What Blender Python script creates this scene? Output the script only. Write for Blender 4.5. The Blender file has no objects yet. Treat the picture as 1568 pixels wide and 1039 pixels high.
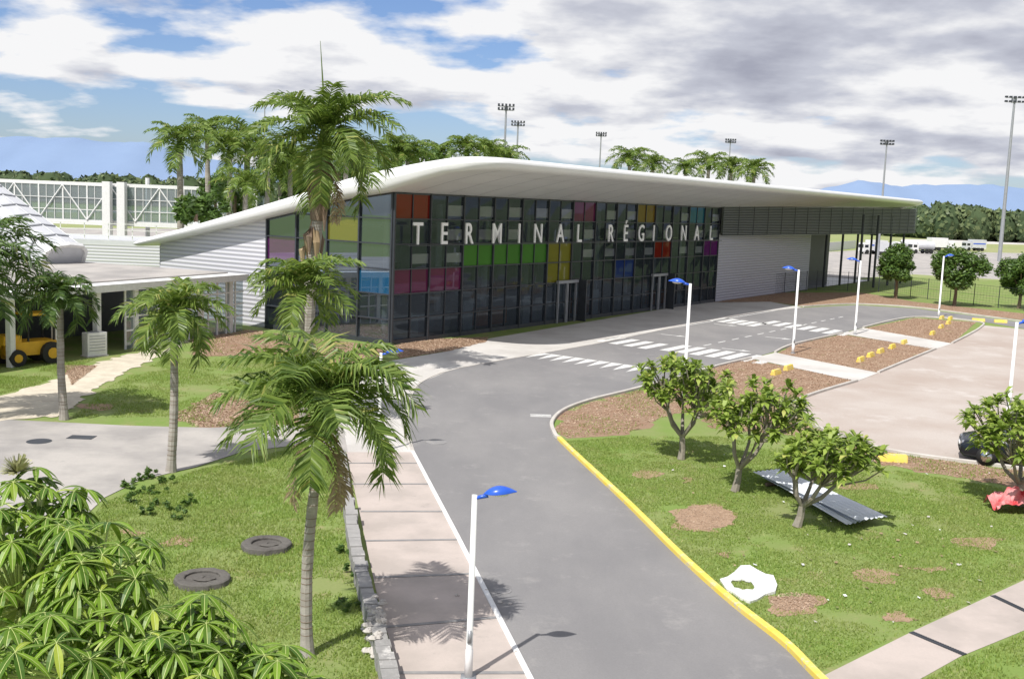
import bpy, math, random
import numpy as np
from mathutils import Vector, Matrix
from mathutils.geometry import tessellate_polygon
from mathutils import noise as mnoise
random.seed(4)
rad=math.radians
V=Vector
scene=bpy.context.scene
# ------------------------------------------------------------ camera survey (photogrammetry of the ground plane)
F_PX=1650.0; PITCH=math.atan(208/1650); ROLL=rad(2.25); CAM=V((0,0,8.0))
R=(Matrix.Rotation(math.pi/2-PITCH,3,'X')@Matrix.Rotation(ROLL,3,'Z'))
def ray(u,v): return R@V(((u-784)/F_PX,-(v-519.5)/F_PX,-1))
def G(u,v,z=0.0):
    d=ray(u,v); k=(z-CAM.z)/d.z; p=CAM+d*k; return V((p.x,p.y,z))
def P(u,v,y):
    d=ray(u,v); return CAM+d*(y/d.y)
def proj(p):
    q=R.transposed()@(V(p)-CAM); return 784+F_PX*q.x/-q.z, 519.5-F_PX*q.y/-q.z
def Zat(x,y,v):
    lo,hi=-3.0,150.0
    for _ in range(50):
        m=(lo+hi)/2
        if proj((x,y,m))[1]>v: lo=m
        else: hi=m
    return (lo+hi)/2
def onplane(u,v,p0,d):
    r=ray(u,v); n=V((d.y,-d.x,0)); k=n.dot(V((p0.x,p0.y,CAM.z))-CAM)/n.dot(r); p=CAM+r*k
    return (p-p0).dot(d), p.z
cd=bpy.data.cameras.new("camera"); cam=bpy.data.objects.new("camera",cd); scene.collection.objects.link(cam)
cam.matrix_world=Matrix.Translation(CAM)@R.to_4x4()
cd.sensor_width=36; cd.lens=36*F_PX/1568; cd.clip_end=20000; cd.clip_start=0.1
scene.camera=cam
scene.view_settings.view_transform='Standard'; scene.view_settings.look='None'; scene.view_settings.exposure=0
# ------------------------------------------------------------ materials
def nt(name):
    m=bpy.data.materials.new(name); m.use_nodes=True; n=m.node_tree; b=n.nodes['Principled BSDF']; return m,n,b
def rampnode(n,stops):
    r=n.nodes.new('ShaderNodeValToRGB'); e=r.color_ramp.elements
    while len(e)<len(stops): e.new(0.5)
    for i,(p,c) in enumerate(stops):
        e[i].position=p; e[i].color=(*c,1) if len(c)==3 else c
    return r
def noisen(n,scale,detail=6,rough=.6,stretch=None):
    g=n.nodes.new('ShaderNodeNewGeometry'); t=n.nodes.new('ShaderNodeTexNoise'); t.inputs['Scale'].default_value=scale
    t.inputs['Detail'].default_value=detail; t.inputs['Roughness'].default_value=rough
    if stretch:
        mp=n.nodes.new('ShaderNodeMapping'); mp.inputs['Scale'].default_value=stretch
        n.links.new(g.outputs['Position'],mp.inputs[0]); n.links.new(mp.outputs[0],t.inputs['Vector'])
    else: n.links.new(g.outputs['Position'],t.inputs['Vector'])
    return t
def mixc(n,a,b,fac,mode='MIX'):
    x=n.nodes.new('ShaderNodeMix'); x.data_type='RGBA'; x.blend_type=mode
    for s,k in ((a,6),(b,7)):
        if isinstance(s,tuple): x.inputs[k].default_value=(*s,1)
        else: n.links.new(s,x.inputs[k])
    if isinstance(fac,(int,float)): x.inputs[0].default_value=fac
    else: n.links.new(fac,x.inputs[0])
    return x.outputs[2]
def simple(name,c1,c2=None,scale=3,rough=.7,metal=0,bump=0,bscale=30,spec=.5,stretch=None):
    m,n,b=nt(name)
    c2=c2 or tuple(x*.85 for x in c1)
    t=noisen(n,scale,stretch=stretch); r=rampnode(n,[(.35,c1),(.65,c2)]); n.links.new(t.outputs[0],r.inputs[0])
    n.links.new(r.outputs[0],b.inputs['Base Color'])
    b.inputs['Roughness'].default_value=rough; b.inputs['Metallic'].default_value=metal; b.inputs['Specular IOR Level'].default_value=spec
    if bump:
        t2=noisen(n,bscale); bp=n.nodes.new('ShaderNodeBump'); bp.inputs['Strength'].default_value=bump; bp.inputs['Distance'].default_value=.02
        n.links.new(t2.outputs[0],bp.inputs['Height']); n.links.new(bp.outputs[0],b.inputs['Normal'])
    return m
def layered(name,base,blotch,fine,bl_scale=.25,f_scale=9,bl_amt=.6,rough=.9,bump=.4,extra=None,stretch=None,soft=.07):
    m,n,b=nt(name)
    t1=noisen(n,bl_scale,5,.6,stretch); r1=rampnode(n,[(.4,(0,0,0)),(.62,(bl_amt,)*3)]); n.links.new(t1.outputs[0],r1.inputs[0])
    c=mixc(n,base,blotch,r1.outputs[0])
    t2=noisen(n,f_scale,8,.75); r2=rampnode(n,[(.3,(0,0,0)),(.7,(1,1,1))]); n.links.new(t2.outputs[0],r2.inputs[0])
    mul=n.nodes.new('ShaderNodeMath'); mul.operation='MULTIPLY'; mul.inputs[1].default_value=.45; n.links.new(r2.outputs[0],mul.inputs[0])
    c=mixc(n,c,fine,mul.outputs[0])
    if extra:
        t3=noisen(n,extra[1],8,.75); r3=rampnode(n,[(extra[2],(0,0,0)),(extra[2]+soft,(extra[3],)*3)]); n.links.new(t3.outputs[0],r3.inputs[0])
        c=mixc(n,c,extra[0],r3.outputs[0])
    n.links.new(c,b.inputs['Base Color']); b.inputs['Roughness'].default_value=rough; b.inputs['Specular IOR Level'].default_value=.2
    bp=n.nodes.new('ShaderNodeBump'); bp.inputs['Strength'].default_value=bump; bp.inputs['Distance'].default_value=.03
    n.links.new(t2.outputs[0],bp.inputs['Height']); n.links.new(bp.outputs[0],b.inputs['Normal'])
    return m
def leafmat(name,dark,light,trans=.3,yellow=None,patch=None):
    m,n,b=nt(name)
    g=n.nodes.new('ShaderNodeNewGeometry'); 
    st=[(0,dark),(.75,light)]
    if yellow: st+=[(.93,light),(1,yellow)]
    r=rampnode(n,st); n.links.new(g.outputs['Random Per Island'],r.inputs[0]); col=r.outputs[0]
    if patch:
        t=noisen(n,patch[1],5,.65); r3=rampnode(n,[(.40,(0,0,0)),(.70,(patch[2],)*3)]); n.links.new(t.outputs[0],r3.inputs[0]); col=mixc(n,col,patch[0],r3.outputs[0])
    n.links.new(col,b.inputs['Base Color']); b.inputs['Roughness'].default_value=.42; b.inputs['Specular IOR Level'].default_value=.35
    tr=n.nodes.new('ShaderNodeBsdfTranslucent'); c=mixc(n,col,(.3,.45,.04),.35) if trans>.16 else col; n.links.new(c,tr.inputs[0])
    mx=n.nodes.new('ShaderNodeMixShader'); mx.inputs[0].default_value=trans
    n.links.new(b.outputs[0],mx.inputs[1]); n.links.new(tr.outputs[0],mx.inputs[2])
    n.links.new(mx.outputs[0],n.nodes['Material Output'].inputs[0])
    return m
M={}
M['ground']=layered('grass_ground',(.20,.285,.07),(.27,.29,.12),(.12,.185,.045),.45,14,.85,extra=((.36,.27,.17),.8,.55,.75),soft=.14)
M['field']=layered('field_grass',(.26,.32,.12),(.36,.35,.18),(.20,.26,.09),.01,.2,.9,bump=0)
M['asphalt']=layered('asphalt',(.225,.22,.222),(.30,.29,.285),(.165,.16,.163),.22,25,.85,bump=.25,extra=((.36,.345,.33),.7,.56,.5),stretch=(1,.45,1),soft=.15)
M['concrete']=layered('concrete_paving',(.62,.60,.57),(.46,.435,.41),(.52,.50,.47),.3,12,.85,bump=.15)
M['walk']=layered('sidewalk_concrete',(.52,.45,.41),(.38,.335,.305),(.42,.37,.335),.6,18,.85,bump=.2,extra=((.30,.27,.25),1.1,.60,.6),soft=.12)
M['pathc']=layered('path_concrete',(.47,.44,.41),(.29,.275,.265),(.36,.34,.32),.35,10,.9,bump=.2,extra=((.24,.23,.22),.9,.60,.6),soft=.1)
M['stonepath']=layered('stone_path',(.68,.62,.50),(.48,.42,.33),(.42,.37,.29),1.5,5,.6,bump=.5)
M['parking']=layered('parking_gravel',(.43,.36,.315),(.53,.48,.44),(.33,.275,.24),.16,14,.95,bump=.2,extra=((.62,.59,.56),.25,.55,.6),soft=.15)
M['mulch']=layered('mulch',(.33,.21,.14),(.41,.30,.21),(.15,.09,.06),1.2,16,.7,bump=1,extra=((.20,.25,.08),.9,.60,.8))
M['dirt']=layered('dirt',(.42,.29,.20),(.35,.24,.16),(.28,.19,.13),2,20,.7,bump=.6)
M['white']=simple('white_paint',(.80,.80,.79),(.7,.7,.69),6,.6)
M['letter']=simple('letter_white_enamel',(.95,.95,.95),(.92,.92,.92),2,.5)
M['wornwhite']=layered('road_marking_paint',(.78,.78,.76),(.62,.62,.60),(.56,.55,.54),2,12,.8,bump=.05,extra=((.30,.29,.29),5,.56,.85))
M['yellow']=layered('yellow_kerb_paint',(.82,.62,.08),(.76,.60,.20),(.66,.50,.16),2,10,.8,bump=.1,extra=((.55,.50,.40),2.5,.54,.85))
M['kerb']=layered('kerb_concrete',(.60,.57,.53),(.46,.43,.39),(.41,.38,.35),1,12,.8,bump=.2)
M['dark']=simple('dark_grey_metal',(.035,.04,.047),(.045,.05,.06),2,.45)
M['black']=simple('black_rubber',(.02,.02,.02),None,3,.7)
M['roof']=simple('white_roof_metal',(.84,.84,.84),(.79,.795,.80),.5,.35)
M['blue']=simple('blue_lamp_shell',(.02,.09,.55),(.03,.12,.6),3,.3)
M['lampwhite']=simple('lamp_pole_white',(.80,.80,.80),(.72,.72,.71),3,.4)
M['grey']=simple('grey_metal',(.36,.37,.39),(.31,.32,.34),2,.45,.3)
M['joint']=simple('joint_band',(.22,.215,.22),(.30,.29,.28),3,.8)
M['ltgrey']=simple('light_grey_panel',(.60,.61,.64),(.54,.55,.58),1,.5)
M['stonewall']=layered('stone_wall',(.33,.32,.31),(.22,.215,.21),(.45,.44,.42),1.5,7,.7,bump=.8,extra=((.62,.6,.57),1.1,.58,.9))
M['ring']=layered('manhole_concrete',(.12,.11,.10),(.19,.18,.16),(.065,.06,.055),1.5,10,.7,bump=.8)
M['bark']=layered('palm_bark',(.44,.41,.37),(.31,.28,.25),(.24,.21,.18),1.2,6,.8,bump=.6,stretch=(1,1,4))
M['barkd']=layered('brown_bark',(.20,.14,.10),(.31,.24,.18),(.09,.06,.045),1.5,8,.8,bump=1,stretch=(3,3,.6))
M['limb']=layered('frangipani_bark',(.34,.31,.26),(.24,.21,.17),(.18,.15,.12),2,10,.7,bump=.5)
M['palm']=leafmat('palm_leaf',(.06,.115,.022),(.205,.285,.06),.33,(.42,.40,.13))
M['palmd']=leafmat('dark_palm_leaf',(.035,.075,.02),(.09,.155,.035),.25,(.22,.22,.07))
M['dead']=leafmat('dead_frond',(.24,.17,.095),(.42,.32,.2),.15)
M['frang']=leafmat('frangipani_leaf',(.13,.21,.03),(.35,.45,.09),.36,(.55,.54,.16))
M['tree']=leafmat('broadleaf',(.04,.085,.018),(.11,.19,.04),.25,(.18,.27,.06))
M['fartree']=leafmat('distant_foliage',(.07,.10,.045),(.16,.20,.085),.12)  # paler greens have distance haze mixed into the leaf colour
M['umb']=leafmat('umbrella_leaf',(.05,.12,.012),(.19,.32,.03),.28,(.42,.50,.07))
M['rib']=simple('leaf_rib',(.50,.57,.20),None,3,.6)
M['bud']=leafmat('seed_cluster',(.36,.36,.17),(.52,.52,.28),.1)
M['blade']=leafmat('grass_blade',(.17,.265,.045),(.33,.44,.10),.42,(.5,.45,.2),((.38,.385,.15),.6,.6))
M['chip']=leafmat('wood_chip',(.24,.155,.10),(.54,.40,.29),.02)
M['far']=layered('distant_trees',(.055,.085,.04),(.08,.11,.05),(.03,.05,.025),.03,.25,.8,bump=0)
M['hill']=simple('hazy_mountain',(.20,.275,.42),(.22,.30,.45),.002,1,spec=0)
M['red']=simple('red_cloth',(.55,.03,.04),(.7,.35,.35),2.5,.7)
M['carpaint']=simple('dark_car_paint',(.02,.025,.035),None,2,.2,.3)
M['carglass']=simple('car_glass',(.03,.035,.04),None,2,.05)
M['chrome']=simple('chrome',(.7,.7,.7),None,2,.15,1)
M['yel']=simple('machine_yellow',(.75,.42,.02),(.65,.36,.02),3,.45)
M['sheet']=simple('corrugated_sheet_metal',(.74,.77,.82),(.64,.67,.72),1.2,.5,.0)
M['intfloor']=simple('interior_floor',(.30,.31,.32),None,1,.3)
M['intwall']=simple('interior_wall',(.6,.61,.62),(.45,.45,.45),.4,.8)
M['intdark']=simple('interior_dark_wall',(.10,.11,.12),(.07,.075,.08),.3,.8)
M['orange']=simple('orange_counter',(.8,.25,.04),None,2,.5)
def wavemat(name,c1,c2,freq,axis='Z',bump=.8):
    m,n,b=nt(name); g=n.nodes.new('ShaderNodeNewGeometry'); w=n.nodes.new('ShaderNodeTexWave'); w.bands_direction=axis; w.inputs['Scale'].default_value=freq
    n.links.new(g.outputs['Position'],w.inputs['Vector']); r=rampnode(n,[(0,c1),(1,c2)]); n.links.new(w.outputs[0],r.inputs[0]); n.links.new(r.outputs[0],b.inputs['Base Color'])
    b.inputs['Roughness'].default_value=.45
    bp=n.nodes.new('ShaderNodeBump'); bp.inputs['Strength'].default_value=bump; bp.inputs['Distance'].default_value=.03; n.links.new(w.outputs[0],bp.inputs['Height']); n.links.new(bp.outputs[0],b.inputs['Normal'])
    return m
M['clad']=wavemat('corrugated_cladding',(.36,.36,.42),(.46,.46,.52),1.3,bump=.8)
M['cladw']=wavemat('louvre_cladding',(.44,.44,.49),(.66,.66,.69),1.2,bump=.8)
def glassmat(name,tint,refl=.3,gl=(.75,.8,.85),body=None,bfac=.75,rf=.42):
    m,n,b=nt(name); tr=n.nodes.new('ShaderNodeBsdfTransparent'); tr.inputs[0].default_value=(*tint,1)
    gy=n.nodes.new('ShaderNodeBsdfGlossy'); gy.inputs[0].default_value=(*gl,1); gy.inputs['Roughness'].default_value=.015
    lw=n.nodes.new('ShaderNodeLayerWeight'); lw.inputs[0].default_value=.35
    ad=n.nodes.new('ShaderNodeMath'); ad.operation='MULTIPLY_ADD'; ad.inputs[1].default_value=rf; ad.inputs[2].default_value=refl*.35; n.links.new(lw.outputs['Fresnel'],ad.inputs[0])
    base=tr.outputs[0]
    if body:
        df=n.nodes.new('ShaderNodeBsdfDiffuse'); df.inputs[0].default_value=(*body,1); m2=n.nodes.new('ShaderNodeMixShader'); m2.inputs[0].default_value=bfac
        n.links.new(tr.outputs[0],m2.inputs[1]); n.links.new(df.outputs[0],m2.inputs[2]); base=m2.outputs[0]
    mx=n.nodes.new('ShaderNodeMixShader'); n.links.new(ad.outputs[0],mx.inputs[0]); n.links.new(base,mx.inputs[1]); n.links.new(gy.outputs[0],mx.inputs[2])
    n.links.new(mx.outputs[0],n.nodes['Material Output'].inputs[0]); return m
M['glass']=glassmat('facade_glass',(.38,.43,.47),.12,(.42,.50,.60),(.085,.105,.125),.3,.45)
M['painted_refl']=glassmat('painted_reflection_glass',(.36,.39,.42),.2,(.55,.62,.68),(.36,.39,.42),.42)  # light grey diffuse share paints reflections into the pane colour
M['gglass']=glassmat('gallery_glass',(.62,.70,.73),.5,(.75,.8,.85),(.42,.48,.50),.33)
COL={'red':(.34,.03,.02),'green':(.10,.36,.05),'magenta':(.24,.03,.13),'yellow':(.36,.32,.03),'blue':(.04,.08,.30),'purple':(.22,.03,.24),'cyan':(.03,.22,.34),'orange':(.34,.22,.03),'lblue':(.02,.20,.44)}
for k,c in COL.items(): M['g_'+k]=glassmat('coloured_glass_'+k,tuple(x*.9+.02 for x in c),.12,(.5,.55,.6),c,.48,.35)
# ------------------------------------------------------------ mesh builder
class MB:
    def __init__(s): s.v=[];s.f=[];s.m=[];s.mats=[]
    def mi(s,k):
        if k not in s.mats: s.mats.append(k)
        return s.mats.index(k)
    def face(s,pts,k):
        i=len(s.v); s.v+= [tuple(p) for p in pts]; s.f.append(tuple(range(i,i+len(pts)))); s.m.append(s.mi(k))
    def add(s,vs,fs,k):
        i=len(s.v); s.v+=[tuple(p) for p in vs]; q=s.mi(k)
        for f in fs: s.f.append(tuple(a+i for a in f)); s.m.append(q)
    def obox(s,o,ax,ay,az,k):
        o=V(o);ax=V(ax);ay=V(ay);az=V(az)
        vs=[o,o+ax,o+ax+ay,o+ay,o+az,o+ax+az,o+ax+ay+az,o+ay+az]
        s.add(vs,[(0,3,2,1),(4,5,6,7),(0,1,5,4),(1,2,6,5),(2,3,7,6),(3,0,4,7)],k)
    def box(s,c,sz,k,dx=V((1,0,0))):
        dx=V(dx).normalized(); dy=V((-dx.y,dx.x,0)); c=V(c)
        s.obox(c-dx*sz[0]/2-dy*sz[1]/2-V((0,0,sz[2]/2)),dx*sz[0],dy*sz[1],V((0,0,sz[2])),k)
    def tube(s,pts,rs,k,n=8,cap=True):
        pts=[V(p) for p in pts]
        if not isinstance(rs,(list,tuple)): rs=[rs]*len(pts)
        vs=[];fs=[];L=len(pts)
        for i,p in enumerate(pts):
            d=(pts[min(i+1,L-1)]-pts[max(i-1,0)]).normalized()
            a=d.cross(V((0,0,1)) if abs(d.z)<.9 else V((1,0,0))).normalized(); b=d.cross(a)
            for j in range(n):
                t=2*math.pi*j/n; vs.append(p+(a*math.cos(t)+b*math.sin(t))*rs[i])
        for i in range(L-1):
            for j in range(n):
                fs.append((i*n+j,i*n+(j+1)%n,(i+1)*n+(j+1)%n,(i+1)*n+j))
        if cap: fs.append(tuple(range(n))[::-1]); fs.append(tuple((L-1)*n+j for j in range(n)))
        s.add(vs,fs,k)
    def ell(s,c,r,k,nu=14,nv=8,bump=0,dx=V((1,0,0))):
        dx=V(dx).normalized(); dy=V((-dx.y,dx.x,0)); c=V(c); vs=[];fs=[]
        for i in range(nv+1):
            ph=math.pi*i/nv
            for j in range(nu):
                th=2*math.pi*j/nu; q=1+(mnoise.noise(V((math.cos(th)*2+c.x,math.sin(th)*2+c.y,ph*2+c.z)))*bump if bump else 0)
                vs.append(c+(dx*math.sin(ph)*math.cos(th)*r[0]+dy*math.sin(ph)*math.sin(th)*r[1]+V((0,0,math.cos(ph)*r[2])))*q)
        for i in range(nv):
            for j in range(nu): fs.append((i*nu+j,(i+1)*nu+j,(i+1)*nu+(j+1)%nu,i*nu+(j+1)%nu))
        s.add(vs,fs,k)
    def obj(s,name,parent=None,smooth=False):
        me=bpy.data.meshes.new(name); me.from_pydata(s.v,[],s.f)
        for k in s.mats: me.materials.append(M[k])
        me.polygons.foreach_set('material_index',s.m)
        if smooth: me.polygons.foreach_set('use_smooth',[True]*len(s.f))
        me.update(); o=bpy.data.objects.new(name,me); scene.collection.objects.link(o)
        if parent: o.parent=parent
        return o
def empty(name):
    e=bpy.data.objects.new(name,None); scene.collection.objects.link(e); return e
# ------------------------------------------------------------ ground sheets
def catmull(p,n=6,closed=False):
    out=[];L=len(p);rg=range(L if closed else L-1)
    for i in rg:
        a=p[(i-1)%L] if closed or i>0 else p[0];b=p[i];c=p[(i+1)%L];d=p[(i+2)%L] if closed or i+2<L else p[-1]
        for j in range(n):
            t=j/n; out.append(.5*((2*b)+(c-a)*t+(2*a-5*b+4*c-d)*t*t+(3*b-a-3*c+d)*t**3))
    if not closed: out.append(p[-1])
    return out
def sheet(name,px,lvl,k,smooth=False,jit=0,world=False):
    pts=[V(p) for p in px] if world else [G(u,v) for u,v in px]
    if smooth: pts=catmull(pts,5,True)
    if jit:
        q=[]
        for i in range(len(pts)):
            a=pts[i];b=pts[(i+1)%len(pts)];n=max(1,int((b-a).length/.2))
            for j in range(n):
                c=a.lerp(b,j/n); q.append(c+V((mnoise.noise(c*1.7),mnoise.noise(c*1.7+V((9,3,1))),0))*jit*1.4+V((random.uniform(-.3,.3),random.uniform(-.3,.3),0))*jit*.7)
        pts=q
    for p in pts: p.z=lvl*.004
    tr=tessellate_polygon([pts]); mb=MB(); mb.add(pts,[t for t in tr],k); o=mb.obj(name)
    for p in o.data.polygons:
        if p.normal.z<0: p.flip()
    return o
def kerb(name,px,w,h,k,smooth=True,world=False,seg=None,z0=0):
    pts=[V(p) for p in px] if world else [G(u,v) for u,v in px]
    if smooth: pts=catmull(pts,6)
    mb=MB(); vs=[];fs=[];L=len(pts)
    for i,p in enumerate(pts):
        d=(pts[min(i+1,L-1)]-pts[max(i-1,0)]); d.z=0; d.normalize(); n=V((-d.y,d.x,0))*w/2
        b=min(.02,h*.3)
        nb=n*(1-2*b/w)
        for q in (p-n+V((0,0,z0)),p-n+V((0,0,h-b)),p-nb+V((0,0,h)),p+nb+V((0,0,h)),p+n+V((0,0,h-b)),p+n+V((0,0,z0))): vs.append(q)
    for i in range(L-1):
        for j in range(5): fs.append((i*6+j,i*6+j+1,(i+1)*6+j+1,(i+1)*6+j))
    fs.append((0,1,2,3,4,5)); e=(L-1)*6; fs.append((e+5,e+4,e+3,e+2,e+1,e))
    mb.add(vs,fs,k); return mb.obj(name)
sheet('ground',[(-9000,-300,0),(9000,-300,0),(9000,12000,0),(-9000,12000,0)],0,'ground',world=True)
sheet('airfield_grass',[(-3000,150,0),(3000,150,0),(4000,6000,0),(-4000,6000,0)],1,'field',world=True)
sheet('airport_apron',[(1225,432),(1225,388),(1330,382),(1750,392),(1750,436),(1568,430),(1400,420)],2,'pathc')
sheet('airport_apron',[G(-300,420),G(-300,345),G(260,350),G(420,360),G(420,410)],3,'pathc',world=True)
sheet('taxiway',[G(1380,366),G(1750,372),G(1750,378),G(1380,371)],3,'concrete',world=True)
sheet('taxiway',[G(-200,318),G(400,324),G(400,328),G(-200,322)],3,'concrete',world=True)
road=[(870,1150),(812,1039),(700,820),(632,690),(622,650),(628,610),(645,585),(690,567),(760,553),(830,541),(920,525),(1000,508),(1100,488),(1160,478),(1230,471),(1310,467),(1400,472),(1480,482),(1568,494),(1700,512),(1700,524),(1568,503),(1500,492),(1400,485),(1320,502),(1240,522),(1170,543),(1100,560),(1020,583),(960,600),(900,615),(862,630),(845,648),(852,668),(885,700),(960,770),(1040,850),(1120,922),(1200,985),(1250,1035),(1365,1150)]
sheet('road',road,3,'asphalt')
sheet('terminal_pavement',[(530,692),(520,650),(545,600),(555,570),(600,552),(690,537),(750,518),(1093,460),(1180,462),(1230,471),(1160,478),(1100,488),(1000,508),(920,525),(830,541),(760,553),(690,567),(645,585),(628,610),(622,650),(632,692)],2,'concrete')
sheet('sidewalk',[(870,1150),(812,1039),(700,820),(632,692),(530,692),(545,760),(575,900),(612,1039),(640,1150)],2,'walk')
sheet('parking_lot',[(1240,606),(1340,572),(1450,528),(1505,498),(1568,504),(1700,524),(1700,750),(1568,718),(1360,690),(1250,655),(1205,625)],2,'parking')
sheet('concrete_path',[(-60,645),(0,642),(200,652),(320,655),(460,650),(525,650),(532,692),(450,682),(370,692),(300,715),(215,735),(160,762),(120,800),(-60,850)],4,'pathc')
sheet('stone_path',[(235,517),(296,520),(240,548),(150,592),(95,638),(0,644),(-40,650),(-40,620),(60,590),(160,553),(225,535)],5,'stonepath',jit=.25)
sheet('concrete_path',[(1255,1037),(1400,965),(1568,888),(1700,830),(1700,905),(1568,965),(1470,1005),(1390,1050),(1340,1150),(1290,1150)],2,'walk')
# mulch and bare soil
def mul(px,lvl=1,k='mulch',sm=False,jit=.3,name='mulch_bed'): return sheet(name,px,lvl,k,sm,jit)
MU=[([(290,512),(378,505),(600,532),(560,556),(480,560),(400,545),(300,545)],2,.3),
([(265,638),(330,600),(400,620),(460,615),(480,645),(460,651),(300,654)],2,.4),
([(98,560),(150,560),(110,590)],2,.3),
([(612,549),(600,530),(640,520),(748,516),(745,523),(690,537)],3,.1),
([(1093,463),(1180,448),(1320,448),(1400,462),(1568,480),(1568,490),(1480,480),(1400,470),(1310,465),(1230,469),(1180,462)],4,.1),
([(848,660),(862,632),(900,617),(960,602),(1080,570),(1100,562),(1060,625),(1000,645),(960,664),(870,670)],1,.35),
([(1090,562),(1150,550),(1310,583),(1240,606),(1215,612),(1060,625)],2,.05),
([(1190,541),(1215,528),(1290,512),(1432,534),(1345,571)],2,.05),
([(1322,503),(1400,487),(1495,493),(1458,526)],2,.05),
([(1060,625),(1215,612),(1250,655),(1360,692),(1568,722),(1700,750),(1700,775),(1568,748),(1350,712),(1200,665),(1090,655)],1,.35)]
for p_,l_,j_ in MU: mul(p_,l_,jit=j_)
for (u,v,a,b) in ((1080,793,50,22),(1215,922,42,16),(1420,870,25,7),(1440,910,22,6),(1110,850,15,5),(270,830,30,8),(200,812,25,6),(145,622,28,5),(1310,745,25,6),(1380,945,20,6),(990,725,24,6),(1050,735,16,4),(1500,830,30,8),(1340,880,26,7)):
    mul([(u+a*math.cos(t*.524),v+b*math.sin(t*.524)) for t in range(12)],2,'dirt',True,.3,'bare_soil')
# island paths and kerbs
sheet('island_path',[(1150,549),(1187,540),(1345,571),(1312,584)],5,'concrete')
sheet('island_path',[(1290,511),(1322,502),(1458,526),(1432,535)],5,'concrete')
kerb('kerb',[(1312,584),(1240,606),(1205,625),(1222,640),(1250,655),(1360,691),(1568,720),(1700,748)],.14,.12,'kerb')
kerb('kerb',[(1345,571),(1432,535)],.14,.12,'kerb',False)
kerb('kerb',[(1458,526),(1500,503),(1496,493),(1400,486),(1322,502)],.14,.12,'kerb')
kerb('kerb',[(1290,511),(1215,528),(1187,540)],.14,.12,'kerb')
kerb('kerb',[(1150,549),(1100,561),(1020,584),(960,600),(900,615),(862,630),(845,648),(850,667),(856,672)],.14,.12,'kerb')
kerb('yellow_kerb',[(856,673),(885,701),(960,771),(1040,851),(1120,923),(1200,986),(1250,1036),(1365,1150)],.15,.13,'yellow')
kerb('kerb',[(1230,470),(1310,466),(1400,471),(1480,481),(1568,493),(1700,511)],.14,.12,'kerb')
kerb('sidewalk_kerb',[(870,1150),(812,1039),(700,820),(632,691)],.11,.04,'white',False)
kerb('sidewalk_kerb',[(632,691),(622,650),(628,610),(645,585),(690,567),(760,553),(830,541),(920,525)],.12,.04,'kerb')
kerb('sidewalk_kerb',[(920,525),(1000,508),(1100,488),(1160,478),(1230,471)],.12,.04,'kerb')
mb=MB()
for a,b in (((1395,968),(1478,1003)),((1520,912),(1590,945))):
    A=G(*a);B=G(*b);d=(B-A).normalized();n=V((-d.y,d.x,0))
    for i in range(22): 
        q=A.lerp(B,i/22); mb.obox(q-n*.07+V((0,0,.012)),d*((B-A).length/22*.75),n*.14,V((0,0,.01)),'dark')
mb.obj('drain_grate')
mb=MB()
for (a,b) in (((533,709),(641,709)),((537,741),(660,741)),((552,783),(680,783)),((560,828),(705,826)),((575,884),(732,878)),((590,960),(775,944)),((605,1030),(812,1030))):
    A=G(*a);B=G(*b);d=(B-A);n=V((-d.y,d.x,0)).normalized()*.055
    z=V((0,0,.016)); mb.face([A-n+z,B-n+z,B+n+z,A+n+z],'joint')
mb.obj('sidewalk_joints')
# ------------------------------------------------------------ road markings
C0=G(598,528); D0=G(1093,462); Fd=(D0-C0); Fd.z=0; FL=Fd.length; Fd.normalize(); Bk=V((-Fd.y,Fd.x,0)); No=-Bk
mb=MB(); zz=V((0,0,.018))
def bar(c,d,l,w):
    d=V(d).normalized(); n=V((-d.y,d.x,0)); c=V(c)+zz; mb.face([c-d*l/2-n*w/2,c+d*l/2-n*w/2,c+d*l/2+n*w/2,c-d*l/2+n*w/2],'wornwhite')
for a,b,N,l in (((935,520),(1000,530),4,3),((1035,533),(1175,552),7,3.2),((1100,489),(1160,497),5,3),((1180,494),(1295,511),7,3)):
    A=G(*a);B=G(*b)
    for i in range(N): bar(A.lerp(B,i/(N-1)),Fd,l,.6)
A=G(835,541);B=G(985,562)
for i in range(9):
    c=A.lerp(B,i/8); d=(B-A).normalized(); mb.face([c-d*.35+zz,c+d*.35+zz,c-Fd*2.2+zz+d*.15],'wornwhite')
A=G(1060,533);B=G(1300,483)
for i in range(14): 
    c=A.lerp(B,i/14); bar(c,B-A,1.1,.12)
for u,v in ((1025,513),(1105,497),(1120,535),(1185,517)):
    c=G(u,v); bar(c,No,1.2,.15); mb.face([c+No*.6+Fd*.3+zz,c+No*.6-Fd*.3+zz,c+No*1.2+zz],'wornwhite')
c=G(828,637)
for k in range(2):
    bar(c+V((0,k*.3-.1,0)),(1,.1,0),.8,.16)
A=G(925,520);B=G(1230,468); bar((A+B)/2,B-A,(B-A).length,.12)
mb.obj('road_markings')
mb=MB()
for u,v,r in ((668,677,.35),(60,676,.38),(770,905,.18)):
    c=G(u,v); mb.tube([c+V((0,0,.005)),c+V((0,0,.022))],r,'joint' if u>600 else 'dark',20)
mb.obj('manhole_cover')
mb=MB(); c=G(125,670); mb.box(c+V((0,0,.02)),(.8,.5,.02),'dark'); mb.obj('drain_cover')
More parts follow.
